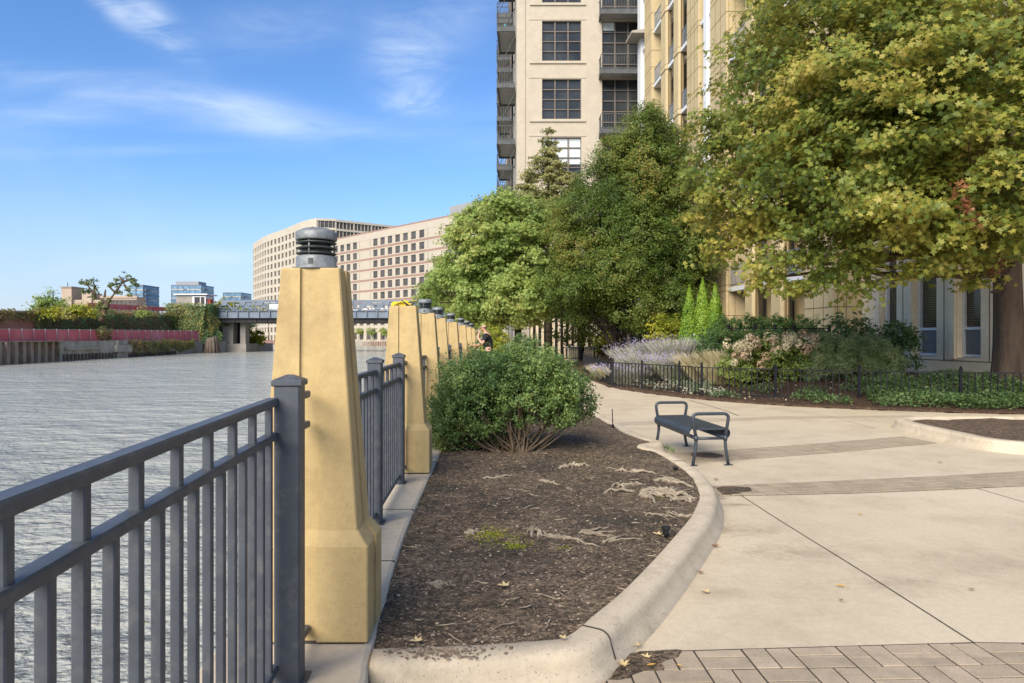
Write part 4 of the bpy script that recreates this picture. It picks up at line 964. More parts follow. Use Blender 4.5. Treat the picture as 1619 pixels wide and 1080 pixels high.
# ================================================================ banded brick warehouse
B = empty('brick_warehouse', (0,0,0), 'long cream warehouse with brown brick bands beyond the bridge', 'building')
b0 = Vector((-70.5,267,0)); bt = Vector((.958,-1,0)).normalized(); bn_ = Vector((bt.y,-bt.x,0))   # right of travel points to the river / camera
if bn_.dot(Vector((0,-1,0))) < 0: bn_ = -bn_
BLn = 118.0; ang = math.atan2(bt.y,bt.x)
def bpr(mb, s0, s1, d0, d1, z0, z1, mt):
    q = [b0+bt*s0-bn_*d0, b0+bt*s1-bn_*d0, b0+bt*s1-bn_*d1, b0+bt*s0-bn_*d1]; mb.prism([(v.x,v.y) for v in q], z0, z1, mt)
m_ = MB(); bpr(m_, 0, BLn, .35, 24, -2, 38.6, M['cwall']); m_.build('wall_core', None, B)
rB = [36.6-3.82*k for k in range(9)]
m_ = MB(); bpr(m_, 0, BLn, -.02, .35, 36.75, 39.2, M['cwall'])
bk = MB(); bpr(bk, 0, BLn, -.06, .35, 39.2, 39.7, M['brick'])
for k, z in enumerate(rB[:7]):
    zb = z-2.35; bpr(m_, 0, BLn, 0, .35, zb-.35, zb-.06, M['cwall']); nx_ = z-3.82
    bpr(bk, 0, BLn, .015, .35, nx_+.36, zb-.352, M['brick']); bpr(m_, 0, BLn, 0, .35, nx_-.0+.01, nx_+.358, M['cwall'])
bpr(m_, 0, BLn, -.01, .35, 9.9, 11.4, M['cwall']); bpr(m_, 0, BLn, -.35, .35, 11.4, 11.75, M['white']); bpr(m_, 0, BLn, 0, .35, 4.6, 5.6, M['cwall']); bpr(m_, 0, BLn, 0, .35, -2, .2, M['cwall'])
m_.build('cream_bands', None, B); bk.build('brick_bands', None, B)
m_ = MB(); items = []; lowi = []; s_ = 1.0; k = 0
while s_ < BLn-1:
    wd = .92 if (k % 9 != 5) else 3.5
    bpr(m_, s_-wd, s_+wd, .03, .35, 11.7, 36.76, M['cwall']); bpr(m_, s_-1.0, s_+1.0, .02, .35, 5.6, 9.9, M['cwall']); bpr(m_, s_-1.0, s_+1.0, .02, .35, .2, 4.6, M['cwall'])
    for z in rB[:7]:
        if k % 9 != 5 and (k+1) % 9 != 5 or True: items.append(((b0+bt*(s_+2.32)-bn_*.30+Vector((0,0,z-2.35))).to_tuple(), ang))
    lowi.append((b0+bt*(s_+2.32)-bn_*.30+Vector((0,0,6.0))).to_tuple()); lowi.append((b0+bt*(s_+2.32)-bn_*.30+Vector((0,0,.8))).to_tuple())
    s_ += 4.64; k += 1
m_.build('window_piers', None, B)
wB = rect_win('warehouse_window', 2.7, 2.3, .16, mull=(1,1), gm=M['glass_far'])
items = [(p, ang if (Matrix.Rotation(ang,3,'Z') @ Vector((0,-1,0))).dot(bn_) > 0 else ang+PI) for p, a in items]
items += [(p, items[0][1]) for p in lowi]
items = [q for q in items if -75 < q[0][0]/q[0][1]*100]; place_windows(B, items, wB)
m_ = MB(); bpr(m_, 70, 84, 3, 12, 38.7, 43.2, M['roofgrey']); bpr(m_, 60, 68, 4, 10, 38.7, 40.8, M['roofgrey']); m_.build('roof_plant', None, B)
m_ = MB(); bpr(m_, -2, BLn, -3.5, -1.4, -3, -.05, M['brownwall'])
for s_ in np.arange(0,BLn,1.1): bpr(m_, s_, s_+.5, -3.8, -3.5, -3, -.2, M['rust'])
tag(m_.build('quay_wall'), 'dark brown sheet pile quay below the banded warehouse', 'quay wall')
m_ = MB()
qp = [Vector((-70.5,256,0)),Vector((-84,270,0)),Vector((-140,350,0))]
for a, b in zip(qp[:-1],qp[1:]):
    t = (b-a).normalized(); o = Vector((t.y,-t.x,0)); m_.prism([(v.x,v.y) for v in (a-o*.4,b-o*.4,b+o*.2,a+o*.2)], -3, .1, M['brownwall'])
tag(m_.build('quay_wall'), 'low brown quay wall below the curved office block', 'quay wall')
# ================================================================ skyline
def block(px0, px1, pyt, Y, mt, nm, lab, cat, dep=20, rowsn=8, cols=8, win=None, z0=0):
    a = at(px0,pyt,Y); b = at(px1,pyt,Y); e = empty(nm, (0,0,0), lab, cat)
    m_ = MB(); m_.box(a.x,b.x,Y,Y+6,z0,a.z,mt); m_.build('wall', None, e)
    return e, a, b
e, a, b = block(160,216,469,250,M['tanbrick'],'old_factory','tan brick factory with two rows of tall windows on the far left skyline','building',30)
wF = rect_win('factory_window', 1.25, 2.3, .15, mull=(1,1))
for z in (12.7,9.2):
    for k in range(8): link('window', wF, e, (a.x+1.3+k*1.55,249.97,z))
m_ = MB(); m_.box(a.x-.3,b.x+.3,249.7,250,a.z-.5,a.z+.3,M['tanbrick']); m_.build('cornice', None, e)
e, a, b = block(98,160,474,256,M['tanbrick'],'old_factory','tan factory wing with a square stair tower on the far left skyline','building',30)
m_ = MB(); t0 = at(97,455,255); t1 = at(113,455,255); m_.box(t0.x,t1.x,255,262,13,t0.z,M['tanbrick']); m_.box(t0.x-.3,t1.x+.3,254.7,262.3,t0.z,t0.z+.5,M['stucco']); m_.build('tower', None, e)
m_ = MB(); t0 = at(129,463,255); t1 = at(144,463,255); m_.box(t0.x,t1.x,255.2,262,13,t0.z,M['tanbrick']); m_.build('roof_house', None, e)
m_ = MB(); m_.tube([(at(107,455,256).x,256,19),(at(107,455,256).x,256,22)], .12, 5, M['bridge_dark']); m_.build('antenna', None, e)
for k in range(8): link('window', wF, e, (a.x+1.6+k*1.75,255.97,10.6))
def tower(px0, px1, pyt, Y, lab, fl=14, cap=None):
    a = at(px0,pyt,Y); b = at(px1,pyt,Y); e = empty('glass_tower', (0,0,0), lab, 'tower', 'glass towers on the skyline')
    m_ = MB(); m_.box(a.x,b.x,Y,Y+22,0,a.z,M['glass_blue']); m_.build('glazing', None, e)
    m_ = MB(); n_ = fl
    for k in range(n_+1): z = a.z-k*3.3; m_.box(a.x-.2,b.x+.2,Y-.25,Y+22.2,z-.35,z+.35,M['acream'] if k % 2 else M['bridge'])
    m_.build('floor_slabs', None, e)
    m_ = MB(); nn = int((b.x-a.x)/4)
    for k in range(nn+1): x = a.x+k*(b.x-a.x)/nn; m_.box(x-.15,x+.15,Y-.3,Y-.24,5,a.z,M['bridge'])
    m_.build('mullions', None, e)
    if cap: c0 = at(cap[0],cap[2],Y+3); c1 = at(cap[1],cap[2],Y+3); m_ = MB(); m_.box(c0.x,c1.x,Y+3,Y+16,a.z,c0.z,M['roofgrey']); m_.build('roof_plant', None, e)
    m_ = MB()
    for k in range(1,n_):
        z = a.z-k*3.3; m_.box(b.x,b.x+1.6,Y+1,Y+8,z-.2,z+.9,M['bridge']); m_.box(a.x+(b.x-a.x)*.42,a.x+(b.x-a.x)*.50,Y-.9,Y-.31,z-.2,z+.9,M['bridge'])
    m_.build('balconies', None, e)
tower(205,226,451,480,'slim glass tower behind the tan factory and sparse tree', 12)
tower(271,318,451,520,'wide glass tower behind the white roofed bridge house', 12, (278,314,445))
tower(353,381,463,560,'low glass block with balconies seen just above the bridge truss', 8)
# far town edge so the skyline has a foot
m_ = MB(); m_.box(-420,-120,430,436,0,9,M['stucco']); tag(m_.build('distant_row'), 'low grey row of buildings far behind the embankment', 'building')
# ================================================================ cream loft tower (frontal)
C = empty('loft_tower', (0,0,0), 'tall cream painted loft tower with steel balconies along its river side', 'building')
YC = 50.0; XL = .36; HT = 38
win_rows = [21.73+4.26*k for k in range(-5,4)]
wx = [(857,919),(952,1014),(1047,1109),(1142,1204)]
def X50(px): return (px-CX)/F*YC
# front wall with real openings: build as strips between openings
m_ = MB(); xs_ = [XL]+[v for a,b in wx for v in (X50(a),X50(b))]+[18]
for i in range(0,len(xs_),2): m_.box(xs_[i],xs_[i+1],YC,YC+.5,0,HT,M['cwall'])
for j,(a,b) in enumerate(wx):
    z = 0; tall = 1.0 if j % 2 else 0
    for r in win_rows:
        lo = r-tall; hi = r+2.92
        if lo > z: m_.box(X50(a),X50(b),YC,YC+.5,z,lo,M['cwall'])
        z = hi
    m_.box(X50(a),X50(b),YC,YC+.5,z,HT,M['cwall'])
# raised panels round the windows and pilaster at corner
m_.box(XL-.02,XL+.6,YC-.06,YC-.001,0,HT,M['cwall'])
for j,(a,b) in enumerate(wx):
    if j % 2: continue
    for r in win_rows: m_.box(X50(a)-.95,X50(b)+.35,YC-.035,YC-.001,r+2.98,r+3.08,M['cwall'])
m_.build('front_wall', None, C)
m_ = MB(); m_.rings([[(XL-.024*(y-YC),y,0),(XL-.024*(y-YC),y,HT),(18,y,HT),(18,y,0)] for y in (YC+.5,110)], M['cwall']); m_.build('side_wall', None, C)
def loft_win(w_, h_, cols, rows_, lower=None, gm=None):
    mb = MB(); mb.box(-w_/2,w_/2,.22,.26,0,h_,gm or M['glass']); fr = MB()
    for k in range(cols+1): x = -w_/2+w_*k/cols; t = .05 if k in (0,cols) else .045; fr.box(max(-w_/2,x-t),min(w_/2,x+t),.12,.215,0,h_,M['frame'])
    for k in range(rows_+1): z = h_*k/rows_; fr.box(-w_/2,w_/2,.135,.218,max(0,z-.035),min(h_,z+.035),M['frame'])
    return mb.mesh('loft_window'), fr.mesh('loft_frame')
wa, fa = loft_win(2.87,2.92,3,4); wb_, fb = loft_win(2.87,3.92,3,5)
sill = MB(); sill.box(-2.35,1.75,-.10,-.003,-.22,-.10,M['cwall']); sm_ = sill.mesh('loft_sill')
shade = MB(); shade.box(-1.40,1.40,.219,.2195,1.0,2.9,M['shade']); shm = shade.mesh('roller_shade')
shade2 = MB(); shade2.box(-1.40,-.5,.219,.2195,3.3,3.88,M['shade']); shm2 = shade2.mesh('roller_shade_small')
for j,(a,b) in enumerate(wx):
    xc = (X50(a)+X50(b))/2
    for i,r in enumerate(win_rows):
        z = r-(1.0 if j % 2 else 0)
        o = link('window', wb_ if j % 2 else wa, C, (xc,YC,z)); link('window_frame', fb if j % 2 else fa, o)
        if j % 2 == 0: link('sill', sm_, o)
        if j == 0 and i in (3,): link('roller_shade', shm, o)
        if j == 1 and i in (5,): link('roller_shade', shm2, o)
def balcony(L, D, hr=1.1, bars=18):
    d = MB(); d.box(-L/2,L/2,-D,0,-.16,0,M['balcony']); d.box(-L/2+.1,L/2-.1,-D+.1,-.02,-.165,-.161,M['deck_under'])
    d.box(-L/2,L/2,-D-.02,-D+.08,-.30,.04,M['balcony']); d.box(-L/2-.02,-L/2+.08,-D,0,-.30,.04,M['balcony']); d.box(L/2-.08,L/2+.02,-D,0,-.30,.04,M['balcony'])
    r = MB()
    for z in (hr,.12): r.box(-L/2,L/2,-D,-D+.04,z-.03,z+.02,M['balcony']); r.box(-L/2,-L/2+.04,-D,0,z-.03,z+.02,M['balcony']); r.box(L/2-.04,L/2,-D,0,z-.03,z+.02,M['balcony'])
    for k in range(bars+1): x = -L/2+L*k/bars; r.box(x-.012,x+.012,-D+.008,-D+.03,.04,hr,M['balcony'])
    for k in range(1,7): y = -D*k/7; r.box(-L/2+.01,-L/2+.03,y-.012,y+.012,.04,hr,M['balcony']); r.box(L/2-.03,L/2-.01,y-.012,y+.012,.04,hr,M['balcony'])
    return d.mesh('balcony_deck'), r.mesh('balcony_railing')
bd, brl = balcony(3.3,1.25)
for i,r in enumerate(win_rows[1:]):
    o = link('balcony', bd, C, ((X50(947)+X50(1018))/2,YC-.001,r-1.12)); link('railing', brl, o)
bd2, brl2 = balcony(4.2,1.35,1.1,16)
hang = MB()
hang.tube([(0,-1.3,1.0),(0,-.0,3.6)], .03, 5, M['balcony']); hg = hang.mesh('balcony_hanger')
for c_, y in enumerate((53.6,61.5,69.5,78)):
    for i,r in enumerate(win_rows[1:]):
        x = XL-.024*(y-YC); o = link('balcony', bd2, C, (x-.002,y,r-1.12+(c_ % 2)*-.0), -PI/2-.024); link('railing', brl2, o)
        link('hanger_rod', hg, o, (-2.05,0,0)); link('hanger_rod', hg, o, (2.05,0,0))
wS, fS = loft_win(2.6,3.4,3,4)
for y in (61.5,69.5,78):
    for i,r in enumerate(win_rows[1:]): o = link('window', wS, C, (XL-.024*(y-YC)-.32,y,r-.9), -PI/2-.024); link('window_frame', fS, o)
um = MB(); um.tube([(0,0,0),(0,0,1.1)],.04,6,M['white']); um.lathe([(.18,.2),(.22,.7),(.05,1.2)],8,mat('teal canvas',(.05,.42,.45)))
tag(um.build('patio_umbrella', None, None, (XL-.9,53.6,24.87)), 'closed teal patio umbrella on a high balcony of the cream tower', 'umbrella')
# slatted screen and low wall at the tower foot
sc = empty('slatted_screen', (0,0,0), 'beige slatted screen wall at the foot of the cream tower behind the trees', 'screen wall')
m_ = MB(); m_.box(1.2,5.6,46.9,47.1,0,3.1,M['pants']); m_.build('back_panel', None, sc)
for k in range(12): m_ = MB(); x = 1.25+k*.375; m_.box(x,x+.17,46.5,46.85,0,3.1,M['ewall']); m_.build('slat', None, sc)
m_ = MB(); m_.box(.3,1.15,46.4,47.4,0,3.3,M['cwall']); m_.build('end_pier', None, sc)
m_ = MB(); m_.box(3.7,5.4,44.6,45.6,0,.78,M['ewall']); m_.box(3.6,5.5,44.5,45.7,.785,.88,M['white']); tag(m_.build('low_wall'), 'pale low stone wall beyond the far end of the path', 'wall')
# ================================================================ yellow precast apartment building
D = empty('apartment_building', (0,0,0), 'yellow precast apartment building with piers, columns and recessed balconies', 'building')
def YD(px): return F*12.36/(px-733.9)
def XD(y): return 12.36-.07*y
HD = 34.0; floors = [3.68+3.57*k for k in range(9)]; REC = .95
m_ = MB(); m_.rings([[(XD(y)+REC,y,0),(XD(y)+REC,y,HD),(30,y,HD),(30,y,0)] for y in (YD(1008),22.96)], M['dstone']); m_.build('core_wall', None, D)
def joints(mb, poly, zs, d=.005, hh=.022):
    """dark recess lines drawn as slim proud strips on the first two edges of a plan polygon"""
    for (a, b) in zip(poly[:-1], poly[1:]):
        a = Vector(a); b = Vector(b); t = (b-a).normalized(); o = Vector((t.y,-t.x)) if False else Vector((-t.y,t.x))
        # outward: away from polygon centre
        if o.dot(a-CEN) < 0: o = -o
        for z in zs: mb.prism([tuple(a+o*d), tuple(b+o*d), tuple(b-o*.02), tuple(a-o*.02)], z, z+hh*1.4, M['djoint'])
for kind, p0, p1, p2 in [('white',1008,1013,1018),('pier',1019,1030,1044),('column',1045,1053,1062),('column',1065,1073,1082),('pier',1086,1104,1111),('white',1112,1117,1121),('pier',1123,1148,1166),('column',1178,1190,1201),('column',1219,1235,1250),('pier',1272,1318,1360)]:
    ya, yb = YD(p0), YD(p1); xb = (p2-CX)/F*yb; A_ = (XD(ya),ya); B_ = (XD(yb),yb); c2 = (max(xb,XD(yb)+REC+.01) if kind != 'white' else XD(yb)+REC+.01, yb); d2 = (c2[0]+.07*(ya-yb)*-1+0.0, ya)
    mb = MB(); mt = M['white'] if kind == 'white' else M['dstone']; CEN = Vector(((A_[0]+c2[0])/2,(ya+yb)/2))
    if kind == 'column':
        xb = (p2-CX)/F*yb; c2 = (xb,yb+.02); ch = .10; w_ = xb-B_[0]; L_ = ya-yb
        poly = [(A_[0],ya),(B_[0]-.0,yb+L_*.12),(B_[0]+ch,yb),(xb-ch,yb),(xb,yb+ch),(xb,ya)]
        mb.prism(poly, 0, HD, mt)
        ins_ = [(A_[0]-.03,ya),(B_[0]-.03,yb+L_*.12-.02),(B_[0]+ch-.02,yb-.03),(xb-ch+.02,yb-.03),(xb+.03,yb+ch-.02),(xb+.03,ya)]
        for z in floors: mb.prism(ins_, z-.02, z+.26, mt)
        jl = MB(); CEN = Vector(((A_[0]+xb)/2,(ya+yb)/2)); joints(jl, ins_[:5], [z-.045 for z in floors]+[z+.262 for z in floors], .002, .024)
        # vertical reveals
        for q in (.33,.66): x = B_[0]+ch+(w_-2*ch)*q; jl.box(x-.02,x+.02,yb-.006,yb,0,HD,M['djoint'])
        mb.build('column', None, D); jl.build('column_joints', None, D); continue
    poly = [A_,B_,c2,(c2[0],ya)]; mb.prism(poly, 0, HD, mt); mb.build('pier' if kind == 'pier' else 'white_pier', None, D)
    if kind == 'pier':
        jl = MB(); zs = []
        for z in floors: zs += [z-.02, z+.26, z+1.36, z+2.46]
        zs += [.62,1.3,2.5]
        joints(jl, [A_,B_,c2], zs)
        n_ = 2 if (ya-yb) > 1 else 0
        for q in range(1,n_+1): y = ya+(yb-ya)*q/(n_+1); jl.prism([(XD(y)-.005,y-.015),(XD(y)-.005,y+.015),(XD(y)+.02,y+.015),(XD(y)+.02,y-.015)],0,HD,M['djoint'])
        if p1 > 1140:
            x = B_[0]+.13; jl.box(x-.01,x+.01,yb-.005,yb,0,HD,M['djoint']); jl.box(x+.28,x+.30,yb-.005,yb,0,HD,M['djoint'])
        jl.build('pier_joints', None, D)
# recessed bays: glass and balconies
def bay(pa, pb, balc=True, zlow=.9):
    ya, yb = YD(pa), YD(pb)
    gm = MB(); gm.rings([[(XD(y)+REC-.06,y,zlow),(XD(y)+REC-.06,y,HD-1),(XD(y)+REC+.0,y,HD-1),(XD(y)+REC+.0,y,zlow)] for y in (ya-.01,yb+.01)], M['glass']); gm.build('window', None, D)
    for z in floors:
        s = MB(); s.rings([[(XD(y)+.10,y,z-.05),(XD(y)+.10,y,z+.16),(XD(y)+REC-.07,y,z+.16),(XD(y)+REC-.07,y,z-.05)] for y in (ya-.02,yb+.02)], M['white']); o = s.build('balcony', None, D)
        if balc:
            r = MB(); L_ = ya-yb
            for zz in (z+1.12,z+.26): r.rings([[(XD(y)+.14,y,zz),(XD(y)+.14,y,zz+.04),(XD(y)+.18,y,zz+.04),(XD(y)+.18,y,zz)] for y in (ya-.03,yb+.03)], M['bridge'])
            n_ = max(3,int(L_/.13))
            for k in range(1,n_): y = ya-L_*k/n_; r.box(XD(y)+.15,XD(y)+.17,y-.01,y+.01,z+.3,z+1.12,M['bridge'])
            r.build('railing', None, o)
for a, b in ((1030.5,1045),(1053.5,1065),(1073.5,1086),(1148.5,1178),(1190.5,1219),(1235.5,1272)): bay(a, b)
bay(1117.5,1123,False); bay(1013.5,1019,False); bay(1104.5,1112,False)
cn = MB(); cn.rings([[(XD(y)-.85,y,22.4),(XD(y)-.85,y,22.55),(XD(y)+.6,y,22.75),(XD(y)+.6,y,22.4)] for y in (YD(1008),YD(1018.6))], M['stucco']); cn.build('canopy', None, D)
# ================================================================ white wing
E_ = empty('white_wing', (0,0,0), 'warm white apartment wing with tall narrow windows behind the big maple', 'building')
def XE(y): return 14.69-.13*y
def wall_piece(mb, ya, yb, z0, z1, d0=0, d1=1.2, mt=None): mb.rings([[(XE(y)+d0,y,z0),(XE(y)+d0,y,z1),(XE(y)+d1,y,z1),(XE(y)+d1,y,z0)] for y in (ya,yb)], mt or M['ewall'])
wins = [(21.90,21.20),(20.45,19.55),(18.80,18.0),(16.9,16.1),(15.2,14.4)]
m_ = MB(); ys = [22.94]+[v for q in wins for v in q]+[13.2]
for i in range(0,len(ys),2): wall_piece(m_, ys[i], ys[i+1], 0, 22)
for a, b in wins:
    wall_piece(m_, a, b, 0, .94); 
    for k in range(6): wall_piece(m_, a, b, 4.35+3.57*k, 4.95+3.57*k)
    wall_piece(m_, a, b, 21.5, 22)
for i in range(0,len(ys)-2,2):   # pilaster strips beside the reveals
    y = ys[i+1]; 
    wall_piece(m_, y+.02, y+.20, .9, 21.8, -.07, -.001)
m_.build('wall', None, E_)
m_ = MB(); wall_piece(m_, 22.94, 13.2, .83, .86, -.006, .1, M['djoint'])
for i in range(2,len(ys),2): wall_piece(m_, ys[i]-.30, ys[i]-.27, 0, 21.8, -.005, .1, M['djoint'])
m_.build('wall_joints', None, E_)
m_ = MB(); wall_piece(m_, 22.94, 13.2, 0, .829, -.03, .1, M['ewall']); m_.build('plinth', None, E_)
for a, b in wins:
    for k in range(6):
        z0 = .96 if k == 0 else 1.38+3.57*k; z1 = 4.33+3.57*k if k == 0 else 4.33+3.57*k
        z0 = .96 if k == 0 else 4.96+3.57*(k-1)
        w_ = MB(); wall_piece(w_, a-.04, b+.04, z0+.82, z1, .24, .28, M['blinds']); wall_piece(w_, a-.04, b+.04, z0, z0+.74, .22, .28, M['grey_panel']); wo_ = w_.build('window', None, E_)
        f_ = MB()
        for y in (a-.001,b+.041): wall_piece(f_, y, y-.04, z0, z1, .14, .27, M['white'])
        for z in (z0,z0+.74,z1-.05): wall_piece(f_, a-.04, b+.04, z, z+.07, .15, .27, M['white'])
        f_.build('window_frame', None, wo_)
# ================================================================ garden beds
edge = [(2.4,40),(3.0,34),(2.72,28),(2.72,24.8),(2.82,22.4),(3.05,19.9),(3.75,17.9),(4.6,16.3),(5.6,15.2),(6.8,14.35),(8.3,13.7),(9.9,13.25),(12.7,12.9)]
es = smooth([Vector((x,y,0)) for x,y in edge], 5)
gpoly = [(p.x,p.y) for p in es]+[(12.7,22.5),(10.8,23),(8.9,47),(5.8,47),(5.6,40)]
def edist(x, y): return min((p.x-x)**2+(p.y-y)**2 for p in es)**.5
def gz(x, y):
    d = edist(x,y); t = min(1,max(0,(d-.35)/3.2)); t = t*t*(3-2*t)
    return .012+.42*t+.018*min(1,d*3)*(1+noise.noise(Vector((x*2,y*2,0))))
structure(sheet(gpoly, .22, gz, M['mulch'], 's', 2.2, 12.9, 12.8, 47).build('garden_soil'))
eg = MB(); rs = []
for i, p in enumerate(es):
    t = (es[min(i+1,len(es)-1)]-es[max(i-1,0)]).normalized(); o = Vector((-t.y,t.x,0))   # left of travel = bed side
    rs.append([tuple(p+o*q+Vector((0,0,h))) for q,h in [(-.02,-.02),(-.02,.012),(.02,.04),(.35,.055),(.5,-.02)]])
eg.rings(rs, M['mulch'], True, True); structure(eg.build('garden_soil_edge'))
# low black fence
gf = empty('garden_fence', (0,0,0), 'low black picket fence curving along the front of the planting bed', 'fence')
posts = [(1700,14.15),(1519,14.65),(1358.5,15.3),(1226,16.05),(1109.5,17.05),(1074,18.0),(1015,19.2),(969,20.3),(947.5,22.9)]
posts = [((px-CX)/F*Y, Y) for px, Y in posts]+[(2.98,26.0),(3.1,29.5)]
gfh = .76; pk_ = MB(); pk_.box(-.010,.010,-.010,.010,.07,gfh-.03,M['black']); PK = pk_.mesh('picket'); npk = 0; rest = MB()
for i, (x, y) in enumerate(posts):
    z = .02; p = MB(); p.bbox(x-.027,x+.027,y-.027,y+.027,z,z+gfh+.02,.004,M['black']); po = p.build('post', None, gf)
    c = MB(); c.rings([[(x+a*sx,y+a*sy,zz) for sx,sy in ((-1,-1),(1,-1),(1,1),(-1,1))] for a,zz in ((.034,z+gfh+.02),(.034,z+gfh+.035),(.012,z+gfh+.055),(.022,z+gfh+.075),(.004,z+gfh+.098))], M['black']); c.build('finial', None, po)
for (a, b) in zip(posts[:-1], posts[1:]):
    A_ = Vector((*a,0)); B_ = Vector((*b,0)); L_ = (B_-A_).length; n_ = max(2,round(L_/.14))
    for z in (gfh-.02,.10): r = MB(); r.bar(A_+Vector((0,0,z)), B_+Vector((0,0,z)), .028, .022, M['black']); r.build('rail', None, gf)
    for k in range(1,n_):
        p = A_.lerp(B_,k/n_); ang_ = math.atan2((B_-A_).y,(B_-A_).x)
        if npk < 90: link('picket', PK, gf, p, ang_); npk += 1
        else: rest.box(p.x-.008,p.x+.008,p.y-.008,p.y+.008,.07,gfh-.03,M['black'])
tag(rest.build('pickets', None, gf), kind='stuff')
gf2 = empty('garden_fence', (0,0,0), 'small black fence across the far end of the path under the dark tree', 'fence')
for k in range(6):
    x = 3.3+k*1.0; m_ = MB(); m_.bbox(x-.035,x+.035,43.96,44.04,0,.9,.004,M['black']); m_.build('post', None, gf2)
m_ = MB(); m_.box(3.3,8.3,43.98,44.02,.82,.86,M['black']); m_.box(3.3,8.3,43.98,44.02,.12,.16,M['black']); m_.build('rail', None, gf2)
m_ = MB()
for k in range(38): m_.box(3.3+k*.13,3.315+k*.13,43.99,44.01,.1,.84,M['black'])
m_.build('pickets', None, gf2)
tf = empty('terrace_fence', (0,0,0), 'black iron terrace fence between the two clipped hedges', 'fence')
for px in (1152,1195,1225,1256,1311):
    x = (px-CX)/F*21.5; m_ = MB(); m_.bbox(x-.04,x+.04,21.46,21.54,.3,1.84,.004,M['black']); m_.lathe([(.05,1.84),(.055,1.87),(.02,1.90),(.001,1.93)],8,M['black'],(x,21.5,0)); m_.build('post', None, tf)
m_ = MB(); x0 = (1152-CX)/F*21.5; x1 = (1311-CX)/F*21.5
for z in (1.76,1.66,.5): m_.box(x0,x1,21.48,21.52,z,z+.03,M['black'])
for k in range(int((x1-x0)/.11)): m_.box(x0+k*.11,x0+k*.11+.014,21.49,21.51,.5,1.76,M['black'])
m_.build('rail_panel', None, tf)
# ================================================================ vegetation
def L(px, py, Y, r, rz=None, ry=None):
    c = at(px,py,Y); return (c.x,c.y,c.z,r,ry or r,rz or r*.85)
G = {}
G['maple'] = leafmat('big maple leaves', [(.05,.095,.018),(.12,.175,.028),(.215,.25,.04),(.37,.345,.06),(.50,.40,.10)], .6, .42)
G['maple2'] = leafmat('light green maple leaves', [(.11,.19,.04),(.22,.32,.07),(.34,.42,.11),(.50,.47,.14)], .35, .42)
G['horn'] = leafmat('dark hornbeam leaves', [(.040,.080,.015),(.085,.145,.022),(.145,.21,.035),(.30,.24,.05)], .3, .4)
G['cyp'] = leafmat('olive cypress needles', [(.18,.20,.07),(.30,.30,.11),(.42,.37,.15)], .5, .4)
G['box'] = leafmat('boxwood leaves', [(.045,.09,.028),(.095,.165,.045),(.165,.25,.065),(.34,.38,.10)], 1.7, .35, .42)
G['thuja'] = leafmat('arborvitae sprays', [(.12,.22,.02),(.24,.38,.04),(.38,.50,.06)], 2, .3)
G['yg'] = leafmat('yellow green leaves', [(0.116,0.174,0.014),(0.290,0.319,0.029),(0.522,0.450,0.043)], 1, .35)
G['hedge'] = leafmat('clipped hedge leaves', [(.05,.11,.03),(.11,.19,.05),(.19,.28,.08)], 2, .3)
G['pine'] = leafmat('blue green pine needles', [(.16,.22,.09),(.27,.33,.14),(.40,.44,.20)], 2.5, .3)
G['sage'] = leafmat('silver sage stems', [(.36,.38,.24),(.54,.54,.38),(.68,.64,.50)], 2, .35)
G['purple'] = leafmat('lilac flower spikes', [(.38,.30,.50),(.50,.42,.60),(.62,.54,.66)], 2, .35)
G['straw'] = leafmat('straw coloured grass', [(.42,.38,.20),(.66,.57,.33),(.82,.72,.48)], 2, .35)
G['cover'] = leafmat('ground cover leaves', [(.07,.13,.04),(.14,.23,.07),(.26,.34,.14)], 2, .35)
G['ivy'] = leafmat('dark ivy leaves', [(.06,.12,.04),(.12,.20,.07),(.20,.28,.09)], .25, .3)
G['ivy2'] = leafmat('autumn ivy leaves', [(.12,.16,.03),(.24,.26,.07),(.38,.32,.10),(.38,.20,.09)], .3, .3)
G['ail'] = leafmat('far tree leaves', [(0.072,0.109,0.029),(0.145,0.189,0.058),(0.275,0.275,0.102)], .4, .3)
G['yg2'] = leafmat('hydrangea leaves', [(.12,.19,.04),(.26,.34,.07),(.42,.42,.11)], 1.5, .35)
G['hyd'] = mat('hydrangea petals', (.66,.56,.34), (.58,.46,.27), 9, .8, island=.25)
G['hyd2'] = mat('faded pink hydrangea petals', (.50,.31,.19), (.56,.38,.23), 9, .8, island=.3)
G['dead'] = leafmat('dead brown leaves', [(.16,.06,.025),(.28,.12,.05),(.36,.17,.07)], 3, .2)
def plant(nm, loc, label, cat, group=None): return empty(nm, loc, label, cat, group)
def crown(parent, lobes, dens, per, crad, size, shape, material, nm='crown', **k):
    keep = k.pop('keep', None); Cc, Nn, Sz, K = crown_pts(lobes, dens, per, crad, size=size, keep=keep, **k)
    o = link(nm, leaf_mesh(nm, Cc, Nn, Sz, shape, material), parent); 
    if parent: o.matrix_parent_inverse = Matrix.Translation(parent.location).inverted()
    return o, K
def child(mb, nm, material, parent):
    o = mb.build(nm, material, parent); o.matrix_parent_inverse = Matrix.Translation(parent.location).inverted(); return o
